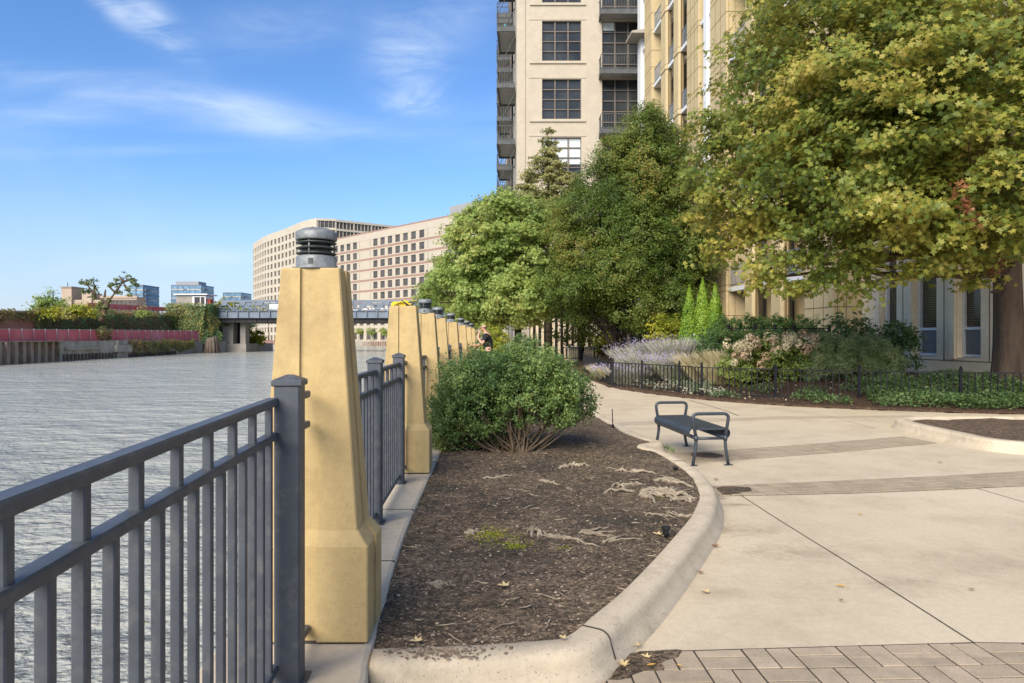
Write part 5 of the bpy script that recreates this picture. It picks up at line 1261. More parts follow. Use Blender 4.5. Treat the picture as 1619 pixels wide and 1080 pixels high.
# ---- the big maple
T = plant('maple_tree', (11.6,15.9,.3), 'large maple with yellowing green leaves and thick trunk at right', 'tree')
lobes = [L(1275,30,16,1.3),L(1120,190,14.5,.38),L(1115,270,14.3,.4),L(1120,325,14.3,.35),L(1205,130,15,1.2),L(1165,225,15,1.0),L(1150,300,14.5,.85),L(1190,325,14.5,1.0),L(1165,372,14.5,.55),L(1135,398,14.5,.25),L(1250,335,14,1.0),L(1275,402,13.5,.38),L(1305,408,13.2,.35),L(1212,415,13.8,.3),L(1214,440,13.8,.16),L(1268,452,13.5,.18),L(1300,432,13.4,.2),L(1366,452,13.4,.18),L(1345,420,13.3,.28),
 L(1300,90,14.5,1.9),L(1290,220,14,1.9),L(1320,295,13.5,1.3),L(1400,345,13,.8),L(1385,392,13.2,.35),L(1400,130,13.5,2.1),L(1410,260,13,1.8),L(1470,320,12.8,1.05),L(1445,378,13,.42),L(1453,420,13,.2),L(1500,40,13,2.1),L(1520,180,12.6,2.0),L(1530,290,12.4,1.5),L(1515,355,12.8,.65),L(1530,405,13.2,.38),L(1548,438,13.4,.2),
 L(1610,100,12.6,2.1),L(1620,240,12.4,1.8),L(1618,345,12.5,.9),L(1600,400,13,.4),L(1400,0,15,2.3),L(1340,-30,16,1.9),L(1520,-60,14,2.3),
 L(1240,230,17,1.5),L(1350,200,17.5,2.0),L(1450,150,17,2.2),L(1450,285,16.2,1.4),L(1340,325,16.2,1.0),
 (11.2,13.4,11.2,2.2,2.2,1.7),(13.4,13.0,9.6,1.9,1.9,1.6)]
def keepE(c):
    x, y, z = c[:,0], c[:,1], c[:,2]
    w1 = np.where(y < 22.96, 14.69-.13*y-.25, 12.36-.07*y-.15)
    return (x < w1) & (y > 9.5)
o, K = crown(T, lobes, 2.35, 60, .42, .108, 'maple', G['maple'], keep=keepE, flat=.45, droop=.32, tilt=.75, inner=.15)
tb = MB(); trunk_mesh(tb, (11.6,15.9,.2), (11.5,15.85,4.6), .315, .24, 1.4, 18, 12)
tips = []
for (x,y,z,rx,ry,rz) in lobes:
    st_ = Vector((11.5,15.85,random.uniform(2.9,4.6))); e_ = Vector((min(x,XE(y)-.3),y,z))
    if (e_-st_).length > 1: limb(tb, st_, e_, .10+.01*(e_-st_).length*.3, .018, .07, 7, 8, .03)
for k in range(240):
    c = K[rng.integers(len(K))]; lb = lobes[int(np.argmin([sum((c[i]-q[i])**2 for i in range(3)) for q in lobes]))]; limb(tb, (min(lb[0],XE(lb[1])-.3),lb[1],lb[2]), c, .022, .004, .1, 4, 4)
limb(tb, (11.5,15.85,3.1), at(1490,395,13.6), .13, .05, .05, 8, 8); limb(tb, (11.4,15.8,2.62), at(1568,462,15.2), .05, .03, .02, 7, 3)
child(tb, 'trunk', M['bark'], T)
dl = []
for (px, py, n_) in [(1518,300,26),(1530,330,26),(1545,352,14),(1578,412,26),(1574,432,20),(1524,318,16)]:
    c = at(px,py,11.4 if py < 400 else 13.0); dl += [(c.x+random.gauss(0,.05),c.y+random.gauss(0,.05),c.z+random.gauss(0,.07)) for _ in range(n_)]
dl = np.array(dl); o = link('dead_leaves', leaf_mesh('dead_leaves', dl, rng.normal(size=dl.shape), rng.uniform(.07,.13,len(dl)), 'maple', G['dead'], .5), T); o.matrix_parent_inverse = Matrix.Translation(T.location).inverted()
# ---- dark hornbeam
T = plant('hornbeam_tree', (5.2,33,.3), 'dense dark green multi stemmed tree with rounded top in the middle', 'tree')
s_ = 33/F
H_ = [(1025,178,16),(1022,196,26),(1012,222,38),(1050,225,36),(975,248,34),(1030,262,50),(1078,275,36),(950,290,40),(1000,310,52),(1055,320,50),(1095,325,30),(918,330,38),(960,350,46),(1015,370,55),(1075,375,44),(1108,375,26),(893,375,32),(925,400,42),(980,420,52),(1045,430,52),(1095,425,34),(1120,420,18),(884,425,24),(905,450,34),(950,465,42),(1005,480,44),(1060,478,40),(1105,462,26),(880,470,18),(915,492,22),(965,505,20),(1020,512,22),(1075,508,20)]
lobes = [L(px,py,33+random.uniform(-1.2,1.2)-.6*(r/40),r*s_,r*s_*.85,r*s_*1.1) for px,py,r in H_]
def keepD(c): return c[:,0] < 12.36-.07*c[:,1]-.1
o, K = crown(T, lobes, 8.5, 56, .33, .10, 'oval', G['horn'], keep=keepD, flat=.8, droop=.15, tilt=.6, inner=.10)
tb = MB()
for (px0, px1, py1, r) in ((975,960,430,.20),(978,905,400,.12),(1025,1050,400,.24),(982,1000,330,.14),(1022,1085,420,.10),(1020,990,420,.09)):
    b_ = at(px0,550,33); b_.z = .2; limb(tb, b_, at(px1,py1,33), r, r*.4, .06, 9, 9)
for k in range(90):
    c = K[rng.integers(len(K))]; b_ = Vector((c[0]*.5+5.9*.5+random.uniform(-.5,.5),33,max(1.4,c[2]*.62))); limb(tb, b_, c, .05, .012, .08, 5, 5)
for k in range(14):
    px = random.uniform(905,960) if k < 8 else random.uniform(1030,1110); b_ = at(977 if k < 8 else 1027,548,32.6); e_ = at(px,random.uniform(485,510),32); limb(tb, b_+Vector((0,0,random.uniform(.2,.9))), e_, .06, .018, .1, 5, 6, .02)
child(tb, 'trunk', M['bark_dark'], T)
# ---- lighter tree by the river
T = plant('maple_tree', (.30,36,0), 'light green spreading tree between the river pillars and the dark tree', 'tree')
s_ = 36/F
G_ = [(800,325,30),(765,335,26),(740,348,22),(848,345,40),(815,375,45),(765,375,38),(722,375,20),(745,415,40),(800,425,50),(855,410,45),(705,435,30),(755,460,42),(815,470,48),(865,465,36),(685,460,22),(715,480,30),(672,478,16),(770,500,26),(835,495,24),(735,508,20),(880,430,26),(700,410,14),(792,318,16)]
lobes = [L(px,py,36+random.uniform(-1.5,1.5)-.5*(r/40),r*s_,r*s_*.78,r*s_*1.2) for px,py,r in G_]
o, K = crown(T, lobes, 4.6, 50, .44, .145, 'maple', G['maple2'], flat=.5, droop=.4, tilt=.6, inner=.25)
tb = MB(); trunk_mesh(tb, (.30,36,-.1), (.32,36,2.6), .20, .16, 1.3, 12, 6)
for (x,y,z,rx,ry,rz) in lobes: limb(tb, (.32,36,random.uniform(1.9,2.6)), (x,y,z), .09, .02, .07, 6, 7, .03)
for k in range(60):
    c = K[rng.integers(len(K))]; lb = lobes[int(np.argmin([sum((c[i]-q[i])**2 for i in range(3)) for q in lobes]))]; limb(tb, lb[:3], c, .03, .008, .1, 4, 4)
child(tb, 'trunk', M['bark_dark'], T)
# ---- cypress
T = plant('cypress_tree', (2.35,43,0), 'feathery olive cypress in front of the cream tower windows', 'tree')
s_ = 43/F
lobes = [L(px,py,43,r*s_,r*s_*.5) for px,py,r in [(867,208,7),(864,225,13),(872,240,17),(856,252,17),(880,262,20),(846,275,20),(868,278,24),(905,280,16),(835,292,18),(890,298,28),(850,305,28),(915,300,14),(870,330,40)]]
o, K = crown(T, lobes, 4.5, 30, .34, .20, 'small', G['cyp'], flat=.35, droop=.3, tilt=.7, inner=.4)
tb = MB(); limb(tb, (2.35,43,0), at(866,205,43), .22, .02, .01, 8, 10)
for k in range(40): c = K[rng.integers(len(K))]; limb(tb, (2.35,43,max(2,c[2]-.6)), c, .045, .01, .04, 4, 4)
child(tb, 'trunk', M['bark'], T)
# ---- trees farther back, seen low between the others
for (x,y,h,r,lab,mt) in [(-1.2,62,8.5,3.2,'green tree farther up the river walk behind the light green tree','maple2'),(-1.6,80,9,3.4,'farthest tree on the river walk before the bridge','maple2'),(4.2,41,5.2,2.6,'small dark tree in shade right of the slatted screen','horn')]:
    T = plant('shade_tree', (x,y,0), lab, 'tree'); lobes = [(x+random.uniform(-.5,.5)*r,y+random.uniform(-.5,.5)*r,h*random.uniform(.45,.85),r*.55,r*.55,r*.5) for _ in range(8)]
    o, K = crown(T, lobes, 2.0, 24, .5, .2, 'small', G[mt]); tb = MB(); limb(tb, (x,y,0), (x,y,h*.7), .18, .06, .02, 8, 6)
    for q in lobes: limb(tb, (x,y,h*.35), q[:3], .06, .02, .05, 5, 4)
    child(tb, 'trunk', M['bark_dark'], T)
# ---- boxwood by the pillars
bx0 = g(822,720,.13)
T = plant('boxwood_bush', (bx0.x,bx0.y,.12), 'big rounded boxwood bush with bare tan stems in the bark bed', 'bush')
s_ = 8.3/F
BL_ = [(735,600,42),(790,590,42),(845,590,40),(895,605,34),(920,622,20),(715,640,36),(760,635,46),(820,625,46),(878,635,38),(700,680,26),(735,675,36),(712,704,17),(782,672,26),(925,645,18),(905,655,18),(760,572,26),(815,568,26),(865,572,24),(692,650,18),(750,705,18),(885,662,12)]
lobes = []
for px,py,r in BL_:
    for dy in (-.42,.0,.45):
        if dy and r < 24: continue
        if py > 660 and dy < 0: dy *= .3
        c = at(px,py,8.35+dy); rr = r*s_*(1 if dy == 0 else .86); lobes.append((c.x*(1 if dy <= 0 else 1),c.y,c.z-(.05 if dy else 0),rr,rr,rr*.92))
o, K = crown(T, lobes, 95, 30, .075, .034, 'oval', G['box'], flat=.95, droop=.0, tilt=.9, inner=.16)
tb = MB(); base_ = Vector((bx0.x,bx0.y,.12))
for k in range(54):
    q = lobes[random.randrange(len(lobes))]; e_ = Vector(q[:3])+Vector((random.gauss(0,.05),random.gauss(0,.05),random.uniform(-.1,.05)))
    b_ = base_+Vector((random.gauss(0,.05),random.gauss(0,.04),0)); mid = b_.lerp(e_,.45); 
    pts = limb(tb, b_, e_, random.uniform(.010,.021), .004, .10, 6, 9, -.12 if e_.x < b_.x-.3 else -.05)
    for j in range(3):
        p = pts[random.randrange(3,8)]; e2 = p+Vector((random.gauss(0,.14),random.gauss(0,.14),random.uniform(.1,.32))); limb(tb, p, e2, .006, .002, .1, 4, 4)
for (px,py) in [(700,655),(735,690),(690,690),(760,690),(865,650),(900,655),(935,640),(880,640)]: limb(tb, base_, at(px,py,8.1), .016, .004, .09, 6, 9, -.10)
child(tb, 'stems', M['stem'], T)
# ---- arborvitae, shrubs, hedges
def cone(px, pyt, Y, wpx, lab, z0=.3):
    t = at(px,pyt,Y); r = wpx/2/F*Y; T = plant('arborvitae', (t.x,Y,z0), lab, 'shrub', 'narrow bright green arborvitae by the yellow wall'); h = t.z-z0
    n = 9000; q = rng.random(n)**1.35; a = rng.uniform(0,2*PI,n); prof = np.interp(q,[0,.08,.25,.5,.75,.92,1],[.75,.95,1.0,.80,.46,.17,.02])
    lump = np.array([noise.noise(Vector((math.cos(a_)*2.2,math.sin(a_)*2.2,q_*9+px))) for a_, q_ in zip(a, q)]); rr = r*prof*(1+.22*lump)*rng.uniform(.72,1.05,n)
    P = np.stack([t.x+np.cos(a)*rr, Y+np.sin(a)*rr, z0+h*q],1); d = np.stack([np.cos(a)*.35,np.sin(a)*.35,np.ones(n)],1); N = np.stack([np.cos(a),np.sin(a),np.full(n,.4)],1)+rng.normal(size=(n,3))*.45
    o = link('crown', leaf_mesh('crown', P, N, rng.uniform(.06,.12,n), 'small', G['thuja'], spin=d+rng.normal(size=(n,3))*.25), T); o.matrix_parent_inverse = Matrix.Translation(T.location).inverted()
    tb = MB(); limb(tb, (t.x,Y,z0-.1), (t.x,Y,z0+h*.8), .05, .02, .01, 6, 4); child(tb, 'trunk', M['bark'], T)
cone(1090,452,26.4,36,'left of the three arborvitae, partly behind the middle one'); cone(1111,440,26,38,'tallest middle arborvitae of the three'); cone(1131,448,25.6,38,'right of the three arborvitae next to the yellow pier')
def bush(nm, cx, cy, rx, ry, h, mt, lab, dens=14, per=22, crad=.13, size=.07, shape='small', n=7, group=None, stem='stem', z0=None, **k):
    z0 = gz(cx,cy)-.02 if z0 is None else z0; T = plant(nm, (cx,cy,z0), lab, 'bush', group); lobes = []
    for i in range(n):
        a = i/n*2*PI+random.random(); q = .5*random.uniform(.6,1.1); lobes.append((cx+math.cos(a)*rx*q,cy+math.sin(a)*ry*q,z0+h*random.uniform(.38,.62),rx*.5,ry*.5,h*.38))
    lobes.append((cx,cy,z0+h*.62,rx*.5,ry*.5,h*.38))
    o, K = crown(T, lobes, dens, per, crad, size, shape, G[mt], **k); tb = MB()
    for q in lobes: limb(tb, (cx,cy,z0), q[:3], .018, .006, .08, 5, 5)
    for i in range(12): limb(tb, (cx,cy,z0), K[rng.integers(len(K))], .012, .004, .08, 4, 4)
    child(tb, 'stems', M[stem], T); return T, K
bush('leafy_shrub', 6.55, 29, .95, .8, 2.1, 'yg', 'yellow green shrub left of the three arborvitae', 8, 20, .18, .10, 'oval')
bush('mugo_pine', 7.85, 17.3, .82, .8, 1.15, 'pine', 'left dark mounded pine behind the low fence', 30, 60, .11, .13, 'needle', tilt=1.6, flat=1)
bush('mugo_pine', 9.0, 17.3, .95, .8, 1.10, 'pine', 'right dark mounded pine merging with the leafy shrub', 30, 60, .11, .13, 'needle', tilt=1.6, flat=1)
bush('leafy_shrub', 10.25, 18.6, 1.05, .8, 1.6, 'cover', 'loose large leaved green shrub in front of the white wing windows', 8, 20, .18, .10, 'oval', tilt=.8)
bush('leafy_shrub', 9.4, 19.0, .7, .7, 1.75, 'cover', 'upright light green shrub behind the right dark pine', 7, 18, .18, .10, 'oval', tilt=.8)
bush('leafy_shrub', -.9, 30, 1.1, .9, 2.05, 'yg', 'yellow green bush behind the standing man', 8, 20, .18, .11, 'oval', z0=0)
bush('leafy_shrub', .6, 31, 1.0, .9, 1.75, 'cover', 'green bush below the light green tree trunk', 8, 20, .18, .11, 'oval', z0=0)
bush('leafy_shrub', 4.6, 47.5, 1.2, .6, 1.6, 'cover', 'green shrub behind the pale low wall', 5, 18, .22, .14, 'oval', z0=0)
bush('leafy_shrub', 6.0, 45.6, 1.0, .8, 2.0, 'yg', 'brighter shrub at the far path end beside the dark tree trunk', 5, 18, .22, .14, 'oval', z0=0)
bush('dark_shrub', 7.6, 35.5, 1.6, 1.0, 2.6, 'horn', 'shaded dark evergreen shrub behind the dark tree trunks', 5, 22, .25, .14, 'small')
def hedge(px0, px1, pyt, Y, dep, lab):
    a = at(px0,pyt,Y); b = at(px1,pyt,Y); T = plant('clipped_hedge', ((a.x+b.x)/2,Y+dep/2,.35), lab, 'hedge', 'clipped hedges on the terrace'); n = int((b.x-a.x)/.4); lobes = []
    for i in range(n+1):
        for j in (0,1): lobes.append((a.x+(b.x-a.x)*i/n,Y+dep*(j*.8+.1),.35+(a.z-.35)*.52,.34,.34,(a.z-.35)*.5))
    crown(T, lobes, 34, 34, .08, .06, 'small', G['hedge'], flat=1, droop=0, tilt=.9, inner=.05)
    m_ = MB(); 
    for i in range(n+1): x = a.x+(b.x-a.x)*i/n; m_.tube([(x,Y+dep/2,.2),(x+.05,Y+dep/2,a.z-.3)],.02,5)
    child(m_, 'stems', M['stem'], T)
hedge(1145,1292,504,22.1,.7,'upper clipped hedge behind the terrace fence'); hedge(1128,1250,523,20.5,.6,'lower clipped hedge in front of the terrace fence')
# ---- blades: sage, grasses
def tuft(nm, cx, cy, r, h, n, mt, lab, cat, lean=.6, wid=1.0, group=None, tips=None, ntip=0, tipsize=.1, z0=None):
    z0 = gz(cx,cy)-.01 if z0 is None else z0; T = plant(nm, (cx,cy,z0), lab, cat, group)
    a = rng.uniform(0,2*PI,n); q = rng.random(n)**.5; base = np.stack([cx+np.cos(a)*q*r*.55, cy+np.sin(a)*q*r*.55, np.full(n,z0)],1)
    d = np.stack([np.cos(a)*q*lean+rng.normal(0,.12,n), np.sin(a)*q*lean+rng.normal(0,.12,n), np.ones(n)],1); d /= np.linalg.norm(d,axis=1,keepdims=True)
    ln = h*rng.uniform(.55,1.08,n); N = rng.normal(size=(n,3)); 
    me = leaf_mesh('blades', base, N-(N*d).sum(1,keepdims=True)*d, ln*wid, 'blade', G[mt], .0, spin=d)
    # bend the blades outward with height
    co_ = np.empty(len(me.vertices)*3); me.vertices.foreach_get('co', co_); co_ = co_.reshape(-1,3); hh = (co_[:,2]-z0)/h; dx = co_[:,0]-cx; dy = co_[:,1]-cy
    co_[:,0] += dx*hh**2*.35; co_[:,1] += dy*hh**2*.35; co_[:,2] -= hh**2*h*.10; me.vertices.foreach_set('co', co_.reshape(-1)); me.update()
    o = link('blades', me, T); o.matrix_parent_inverse = Matrix.Translation(T.location).inverted()
    if tips:
        k = rng.integers(0,n,ntip); f = rng.uniform(.6,1.0,ntip); P = base[k]+d[k]*(ln[k]*f)[:,None]; hh = (P[:,2]-z0)/h; P[:,0] += (P[:,0]-cx)*hh**2*.35; P[:,1] += (P[:,1]-cy)*hh**2*.35; P[:,2] -= hh**2*h*.10
        m2 = leaf_mesh('spikes', P, rng.normal(size=P.shape), rng.uniform(.6,1.2,ntip)*tipsize, 'small', G[tips], 0, spin=d[k]+rng.normal(0,.4,(ntip,3))); o = link('flower_spikes', m2, T); o.matrix_parent_inverse = Matrix.Translation(T.location).inverted()
sgl = ['silver lilac sage clump nearest the fence corner at the path','second sage clump along the curved fence','broad sage clump in the middle of the lilac mass','tall rear sage clump in front of the dark tree','rear right sage clump before the arborvitae','sage clump beside the straw coloured grass']
for i,(x,y,r,h) in enumerate([(3.45,22.6,.8,.72),(3.7,21.0,.8,.80),(4.4,21.3,.95,1.1),(4.6,22.8,1.1,1.35),(5.4,22.6,1.1,1.4),(4.95,20.3,.8,.9)]):
    tuft('sage_clump', x, y, r, h, 3200, 'sage', sgl[i], 'plant', .75, .85, 'silvery sage with lilac flowers behind the low fence', 'purple', 4200, .048)
for i,(x,y,r,h) in enumerate([(5.45,19.4,.6,.95),(6.0,19.0,.6,.95),(5.6,18.5,.5,.75),(3.3,21.8,.35,.65),(3.15,23.9,.4,.6)]):
    tuft('ornamental_grass', x, y, r, h, 900, 'straw', ['straw coloured grass clump beside the sage','straw coloured grass clump nearest the hydrangeas','shorter front straw grass clump behind the low fence','thin dry grass tuft at the left fence bend','dry grass tuft farthest left at the path corner'][i], 'grass clump', .6, 1, 'straw coloured grasses in the bed', 'straw', 500, .05)
# ---- hydrangeas
hyl = ['hydrangea with cream flower heads nearest the straw grass','hydrangea with faded pink heads in the middle','hydrangea with tan heads beside the dark pine']
for i,(x,y,mt) in enumerate([(5.95,17.75,'hyd'),(6.7,18.1,'hyd2'),(7.2,17.4,'hyd')]):
    T, K = bush('hydrangea_bush', x, y, .62, .55, 1.12, 'yg2', hyl[i], 22, 22, .13, .085, 'oval', 6, 'hydrangeas behind the low fence')
    top = K[(K[:,2] > gz(x,y)+.42) & (K[:,1] < y+.3)]; sel = top[np.argsort(top[:,1]-.6*top[:,2]+rng.normal(0,.12,len(top)))[:17]]
    for c in sel:
        n_ = 46; d = rng.normal(size=(n_,3)); d /= np.linalg.norm(d,axis=1,keepdims=True); s__ = random.uniform(.09,.14); P = c+np.array(((c[0]-x)*.25,-.10+(c[1]-y)*.25,.14))+d*s__*np.array((1,1,1.15))
        o = link('flower_head', leaf_mesh('flower_head', P, d, rng.uniform(.065,.095,n_), 'small', G[mt] if random.random() < .75 else G['hyd2' if mt == 'hyd' else 'hyd']), T); o.matrix_parent_inverse = Matrix.Translation(T.location).inverted()
# ---- ground cover
def cover(nm, lab, cat, test, n, x0, x1, y0, y1, mt, size, hmax):
    P = []
    while len(P) < n:
        x = random.uniform(x0,x1); y = random.uniform(y0,y1)
        v = noise.noise(Vector((x*1.1,y*1.1,5)))
        if test(x,y,v): P.append((x,y,gz(x,y)+random.uniform(.02,hmax)*(1+.6*v)))
    P = np.array(P); N = rng.normal(size=P.shape)*.6+np.array((0,0,1)); tag(link(nm, leaf_mesh(nm, P, N, rng.uniform(.6,1.3,len(P))*size, 'oval', G[mt])), lab, cat, kind='stuff')
inb = lambda x,y: inpoly(x,y,gpoly) and edist(x,y) > .42
cover('ground_cover', 'bright green low ground cover behind the fence below the maple', 'ground cover', lambda x,y,v: inb(x,y) and x > 8.0+.5*v and y < 16.6+v, 15000, 7.5, 12.4, 13.3, 17.6, 'cover', .07, .24)
cover('ground_cover', 'sparse low green plants in mulch behind the middle fence panels', 'ground cover', lambda x,y,v: inb(x,y) and v > .12, 4200, 3.0, 8.2, 14.5, 20, 'cover', .06, .14)
cover('ground_cover', 'silvery low plants at the left foot of the fence', 'ground cover', lambda x,y,v: inb(x,y) and v > -.05 and edist(x,y) < 1.3, 2400, 2.9, 5.2, 16.5, 23, 'sage', .05, .2)
P = []
while len(P) < 700:
    x = random.uniform(3,12.4); y = random.uniform(13,20)
    if inpoly(x,y,gpoly): P.append((x,y,gz(x,y)+.012))
P = np.array(P); tag(link('mulch_litter', leaf_mesh('mulch_litter', P, rng.normal(size=P.shape)*.5+np.array((0,0,1)), rng.uniform(.04,.09,len(P)), 'oval', G['straw'])), 'dry leaf litter on the mulch behind the low fence', 'leaf litter', kind='stuff')
# tiny tufts of moss in the near bed
P = []
for (mx,my,r,n_) in ((-.16,4.78,.13,260),(.03,4.50,.08,150),(-.05,4.62,.14,120),(1.05,6.3,.08,90),(.35,4.45,.04,50)):
    for _ in range(n_): x = random.gauss(mx,r*.7); y = random.gauss(my,r*.5); P.append((x,y,bed_z(x,y)+.004))
P = np.array(P); tag(link('moss_tufts', leaf_mesh('moss_tufts', P, rng.normal(size=P.shape)+np.array((0,0,.6)), rng.uniform(.008,.02,len(P)), 'small', G['yg'])), 'bright green moss tufts in the near bark bed', 'moss', kind='stuff')
P = np.array([(p.x+random.gauss(0,.03),p.y+random.gauss(0,.02),.02+random.random()*.03) for p in [g(1058,713,0),g(1066,716,0),g(1050,711,0)] for _ in range(24)]); tag(link('weed_tuft', leaf_mesh('weed_tuft', P, rng.normal(size=P.shape), rng.uniform(.02,.04,len(P)), 'small', G['cover'])), 'small green weeds by the kerb notch under the bench', 'weeds', kind='stuff')
# ================================================================ far bank planting
def far_tree(nm, x, y, z0, lobes, mt, lab, size=.5, dens=.5, per=26, crad=.8, cat='tree', tr=.25, **k):
    T = plant(nm, (x,y,z0), lab, cat); o, K = crown(T, lobes, dens, per, crad, size, 'small', G[mt], **k); tb = MB(); zt = max(q[2] for q in lobes)
    limb(tb, (x,y,z0), (x,y,z0+(zt-z0)*.5), tr, tr*.5, .02, 7, 5)
    for q in lobes: limb(tb, (x,y,z0+(zt-z0)*random.uniform(.2,.5)), q[:3], tr*.35, tr*.1, .06, 5, 5)
    child(tb, 'trunk', M['bark'], T); return K
def LF(px, py, Y, rpx): c = at(px,py,Y); r = rpx/F*Y; return (c.x,c.y,c.z,r,r*.8,r*.85)
Y = 102; c = at(80,495,Y); far_tree('round_tree', c.x, Y, 4.9, [LF(*q) for q in [(78,470,Y,13),(65,480,Y,12),(92,480,Y,13),(80,484,Y,14),(100,487,Y,9),(58,488,Y,8)]], 'maple2', 'round green tree above the retaining wall at far left', .42, .9)
for px, py, r, lab, mt in [(25,496,9,'low bush at the left frame edge above the retaining wall','ivy2'),(118,487,12,'yellow green bush right of the round tree','yg'),(135,490,13,'yellow green bush left of the sparse tree','yg'),(80,492,12,'low yellow bush in front of the round tree','yg'),(108,496,9,'reddish low shrub above the dark ivy','ivy2'),(228,494,8,'small green sapling in front of the upper red fence','maple2')]:
    Y = 98 if px < 200 else 112; c = at(px,py,Y); far_tree('bank_bush', c.x, Y, 4.6, [LF(px,py,Y,r),LF(px-r*.8,py+3,Y,r*.7),LF(px+r*.8,py+3,Y,r*.7)], mt, lab, .38, 1.0, cat='bush', tr=.08)
# sparse leaning ailanthus
Y = 104; b = at(160,508,Y); T = plant('sparse_tree', (b.x,Y,b.z), 'sparse tree with two leaning limbs above the far ivy wall', 'tree'); tb = MB()
f0 = at(170,480,Y); limb(tb, b, f0, .45, .38, .03, 8, 6)
lim = [((170,480),(182,462)),((182,462),(196,445)),((196,445),(212,440)),((196,445),(188,436)),((182,462),(170,452)),((170,480),(150,468)),((150,468),(138,450)),((150,468),(148,446)),((138,450),(130,445)),((165,470),(167,458)),((196,450),(204,462)),((150,468),(138,470))]
for (a1,a2) in lim: limb(tb, at(*a1,Y), at(*a2,Y), .20, .09, .05, 6, 5)
lobes = [LF(px,py,Y,r) for px,py,r in [(200,436,7),(208,440,6),(190,441,6),(184,450,4),(213,448,5),(203,457,4),(205,466,3),(187,461,2.5),(176,450,2.5),(138,448,7),(148,446,6),(152,455,6),(130,447,4),(140,460,5),(132,461,3.5),(150,468,7),(160,478,7),(155,487,8),(168,485,6),(163,497,9),(172,474,4)]]
crown(T, lobes, .75, 22, .42, .36, 'small', G['ail'], inner=.5, flat=.7); child(tb, 'trunk', M['bark'], T)
# ivy coats
def ivy(pts, n, thick, mt, nm, lab, size=.32, seed=0, cat='ivy'):
    """pts: list of (x,y,z0,z1) columns; leaf coat over the surface between them, uneven lower and upper edge"""
    P = []; N = []
    for _ in range(n):
        i = random.randrange(len(pts)-1); t = random.random(); a, b = pts[i], pts[i+1]; x = a[0]+(b[0]-a[0])*t; y = a[1]+(b[1]-a[1])*t; z0 = a[2]+(b[2]-a[2])*t; z1 = a[3]+(b[3]-a[3])*t
        w_ = noise.noise(Vector((x*.25+seed,y*.25,0))); w2 = noise.noise(Vector((x*.6,y*.6,seed+4))); z0 += w_*1.0; z1 += w2*.55; q = random.random(); z = z0+(z1-z0)*q
        th = thick*(1+1.4*noise.noise(Vector((x*.4,y*.4,z*.5+seed))))*random.random(); tx, ty = b[1]-a[1], -(b[0]-a[0]); l_ = math.hypot(tx,ty); P.append((x+tx/l_*th,y+ty/l_*th,z)); N.append((tx/l_,ty/l_,.5))
    P = np.array(P); N = np.array(N)+rng.normal(size=P.shape)*.5; return tag(link(nm, leaf_mesh(nm, P, N, rng.uniform(.6,1.3,n)*size, 'small', G[mt])), lab, cat, kind='stuff')
ivy([(-67.85,97,.9,4.9),(-67.85,115,.8,5.4),(-67.85,137,.7,5.8)], 9500, .7, 'ivy', 'wall_ivy', 'dark green ivy hanging over the far retaining wall')
ivy([(-67.9,60,3.4,4.9),(-67.9,97,3.6,5.1)], 2600, .4, 'ivy2', 'wall_ivy', 'yellow ivy fringe along the top of the reddish wall')
ivy([(-68.2,97,4.9,5.7),(-68.2,137,5.5,6.5)], 2600, .8, 'ivy2', 'wall_ivy', 'mixed autumn growth on top of the dark ivy wall')
ivy([(-69.3,137,.8,8.2),(-61.5,137,.9,8.2),(-60.6,139.5,1.5,8.2)], 6200, .8, 'ivy2', 'abutment_ivy', 'autumn ivy covering the face of the bridge abutment', .38, 3)
ivy([(-69.3,136.9,2.2,8.3),(-61.3,136.9,3.0,8.3),(-60.4,139.5,3.8,8.2),(-60.3,146,3.8,8)], 4200, 1.1, 'ivy', 'abutment_ivy', 'darker ivy clumps over the bridge abutment', .38, 8)
ivy([(-62.3,136.6,.4,5.5),(-58.9,138.5,.3,2.2)], 1300, .9, 'ivy', 'abutment_ivy', 'ivy sloping down the right side of the abutment', .38, 5)
ivy([(xw(104)+.4,104,-.9,1.0),(xw(114)+.4,114,-1.0,1.0),(xw(124)+.4,124,-1.0,1.0),(xw(131)+.4,131,-.7,1.0)], 5600, .45, 'ivy2', 'dock_ivy', 'reddish and green ivy on the far dock wall', .28, 6)
ivy([(xw(98)-.8,98,1.0,2.8),(xw(102)-.8,102,1.0,2.8)], 520, .5, 'ivy2', 'fence_ivy', 'clump of tan creeper over the pink screened fence', .28, 6)
Y = 150; far_tree('bank_shrub', at(402,535,Y).x, Y, -.5, [LF(*q) for q in [(400,525,Y,12),(412,532,Y,9),(392,533,Y,8),(403,540,Y,10),(388,520,Y,7)]], 'yg', 'yellow green shrub at the waterline beyond the bridge pier', .6, .6, tr=.1)
Y = 170; far_tree('bank_shrub', at(382,530,Y).x, Y, 0, [LF(*q) for q in [(378,520,Y,14),(385,533,Y,9),(392,512,Y,9)]], 'ivy', 'dark green shrub under the bridge beside the pier', .6, .6, tr=.1)
Y = 205
for px, py, r, lab in [(352,478,9,'leafy tree behind the left end of the bridge truss'),(372,482,9,'tree crown showing through the middle of the truss'),(405,484,8,'small tree crown behind the bridge truss near the office block'),(425,488,7,'low tree crown right of the others behind the truss')]:
    c = at(px,py,Y); far_tree('riverside_tree', c.x, Y, .5, [LF(px,py,Y,r),LF(px-r,py+6,Y,r),LF(px+r,py+7,Y,r*.9),LF(px,py+14,Y,r*1.1)], 'yg', lab, .7, .35, tr=.2)
for i, (s0) in enumerate((8,14,22,30,38)):
    p = b0+bt*s0+bn_*1.2; far_tree('street_tree', p.x, p.y, -.5, [(p.x,p.y,3.8,1.2,1.2,1.0),(p.x+.6,p.y,3.0,.9,.9,.7)], 'maple2', ['first','second','third','fourth','fifth'][i]+' small quay tree from the left below the banded warehouse', .5, .9, tr=.08)
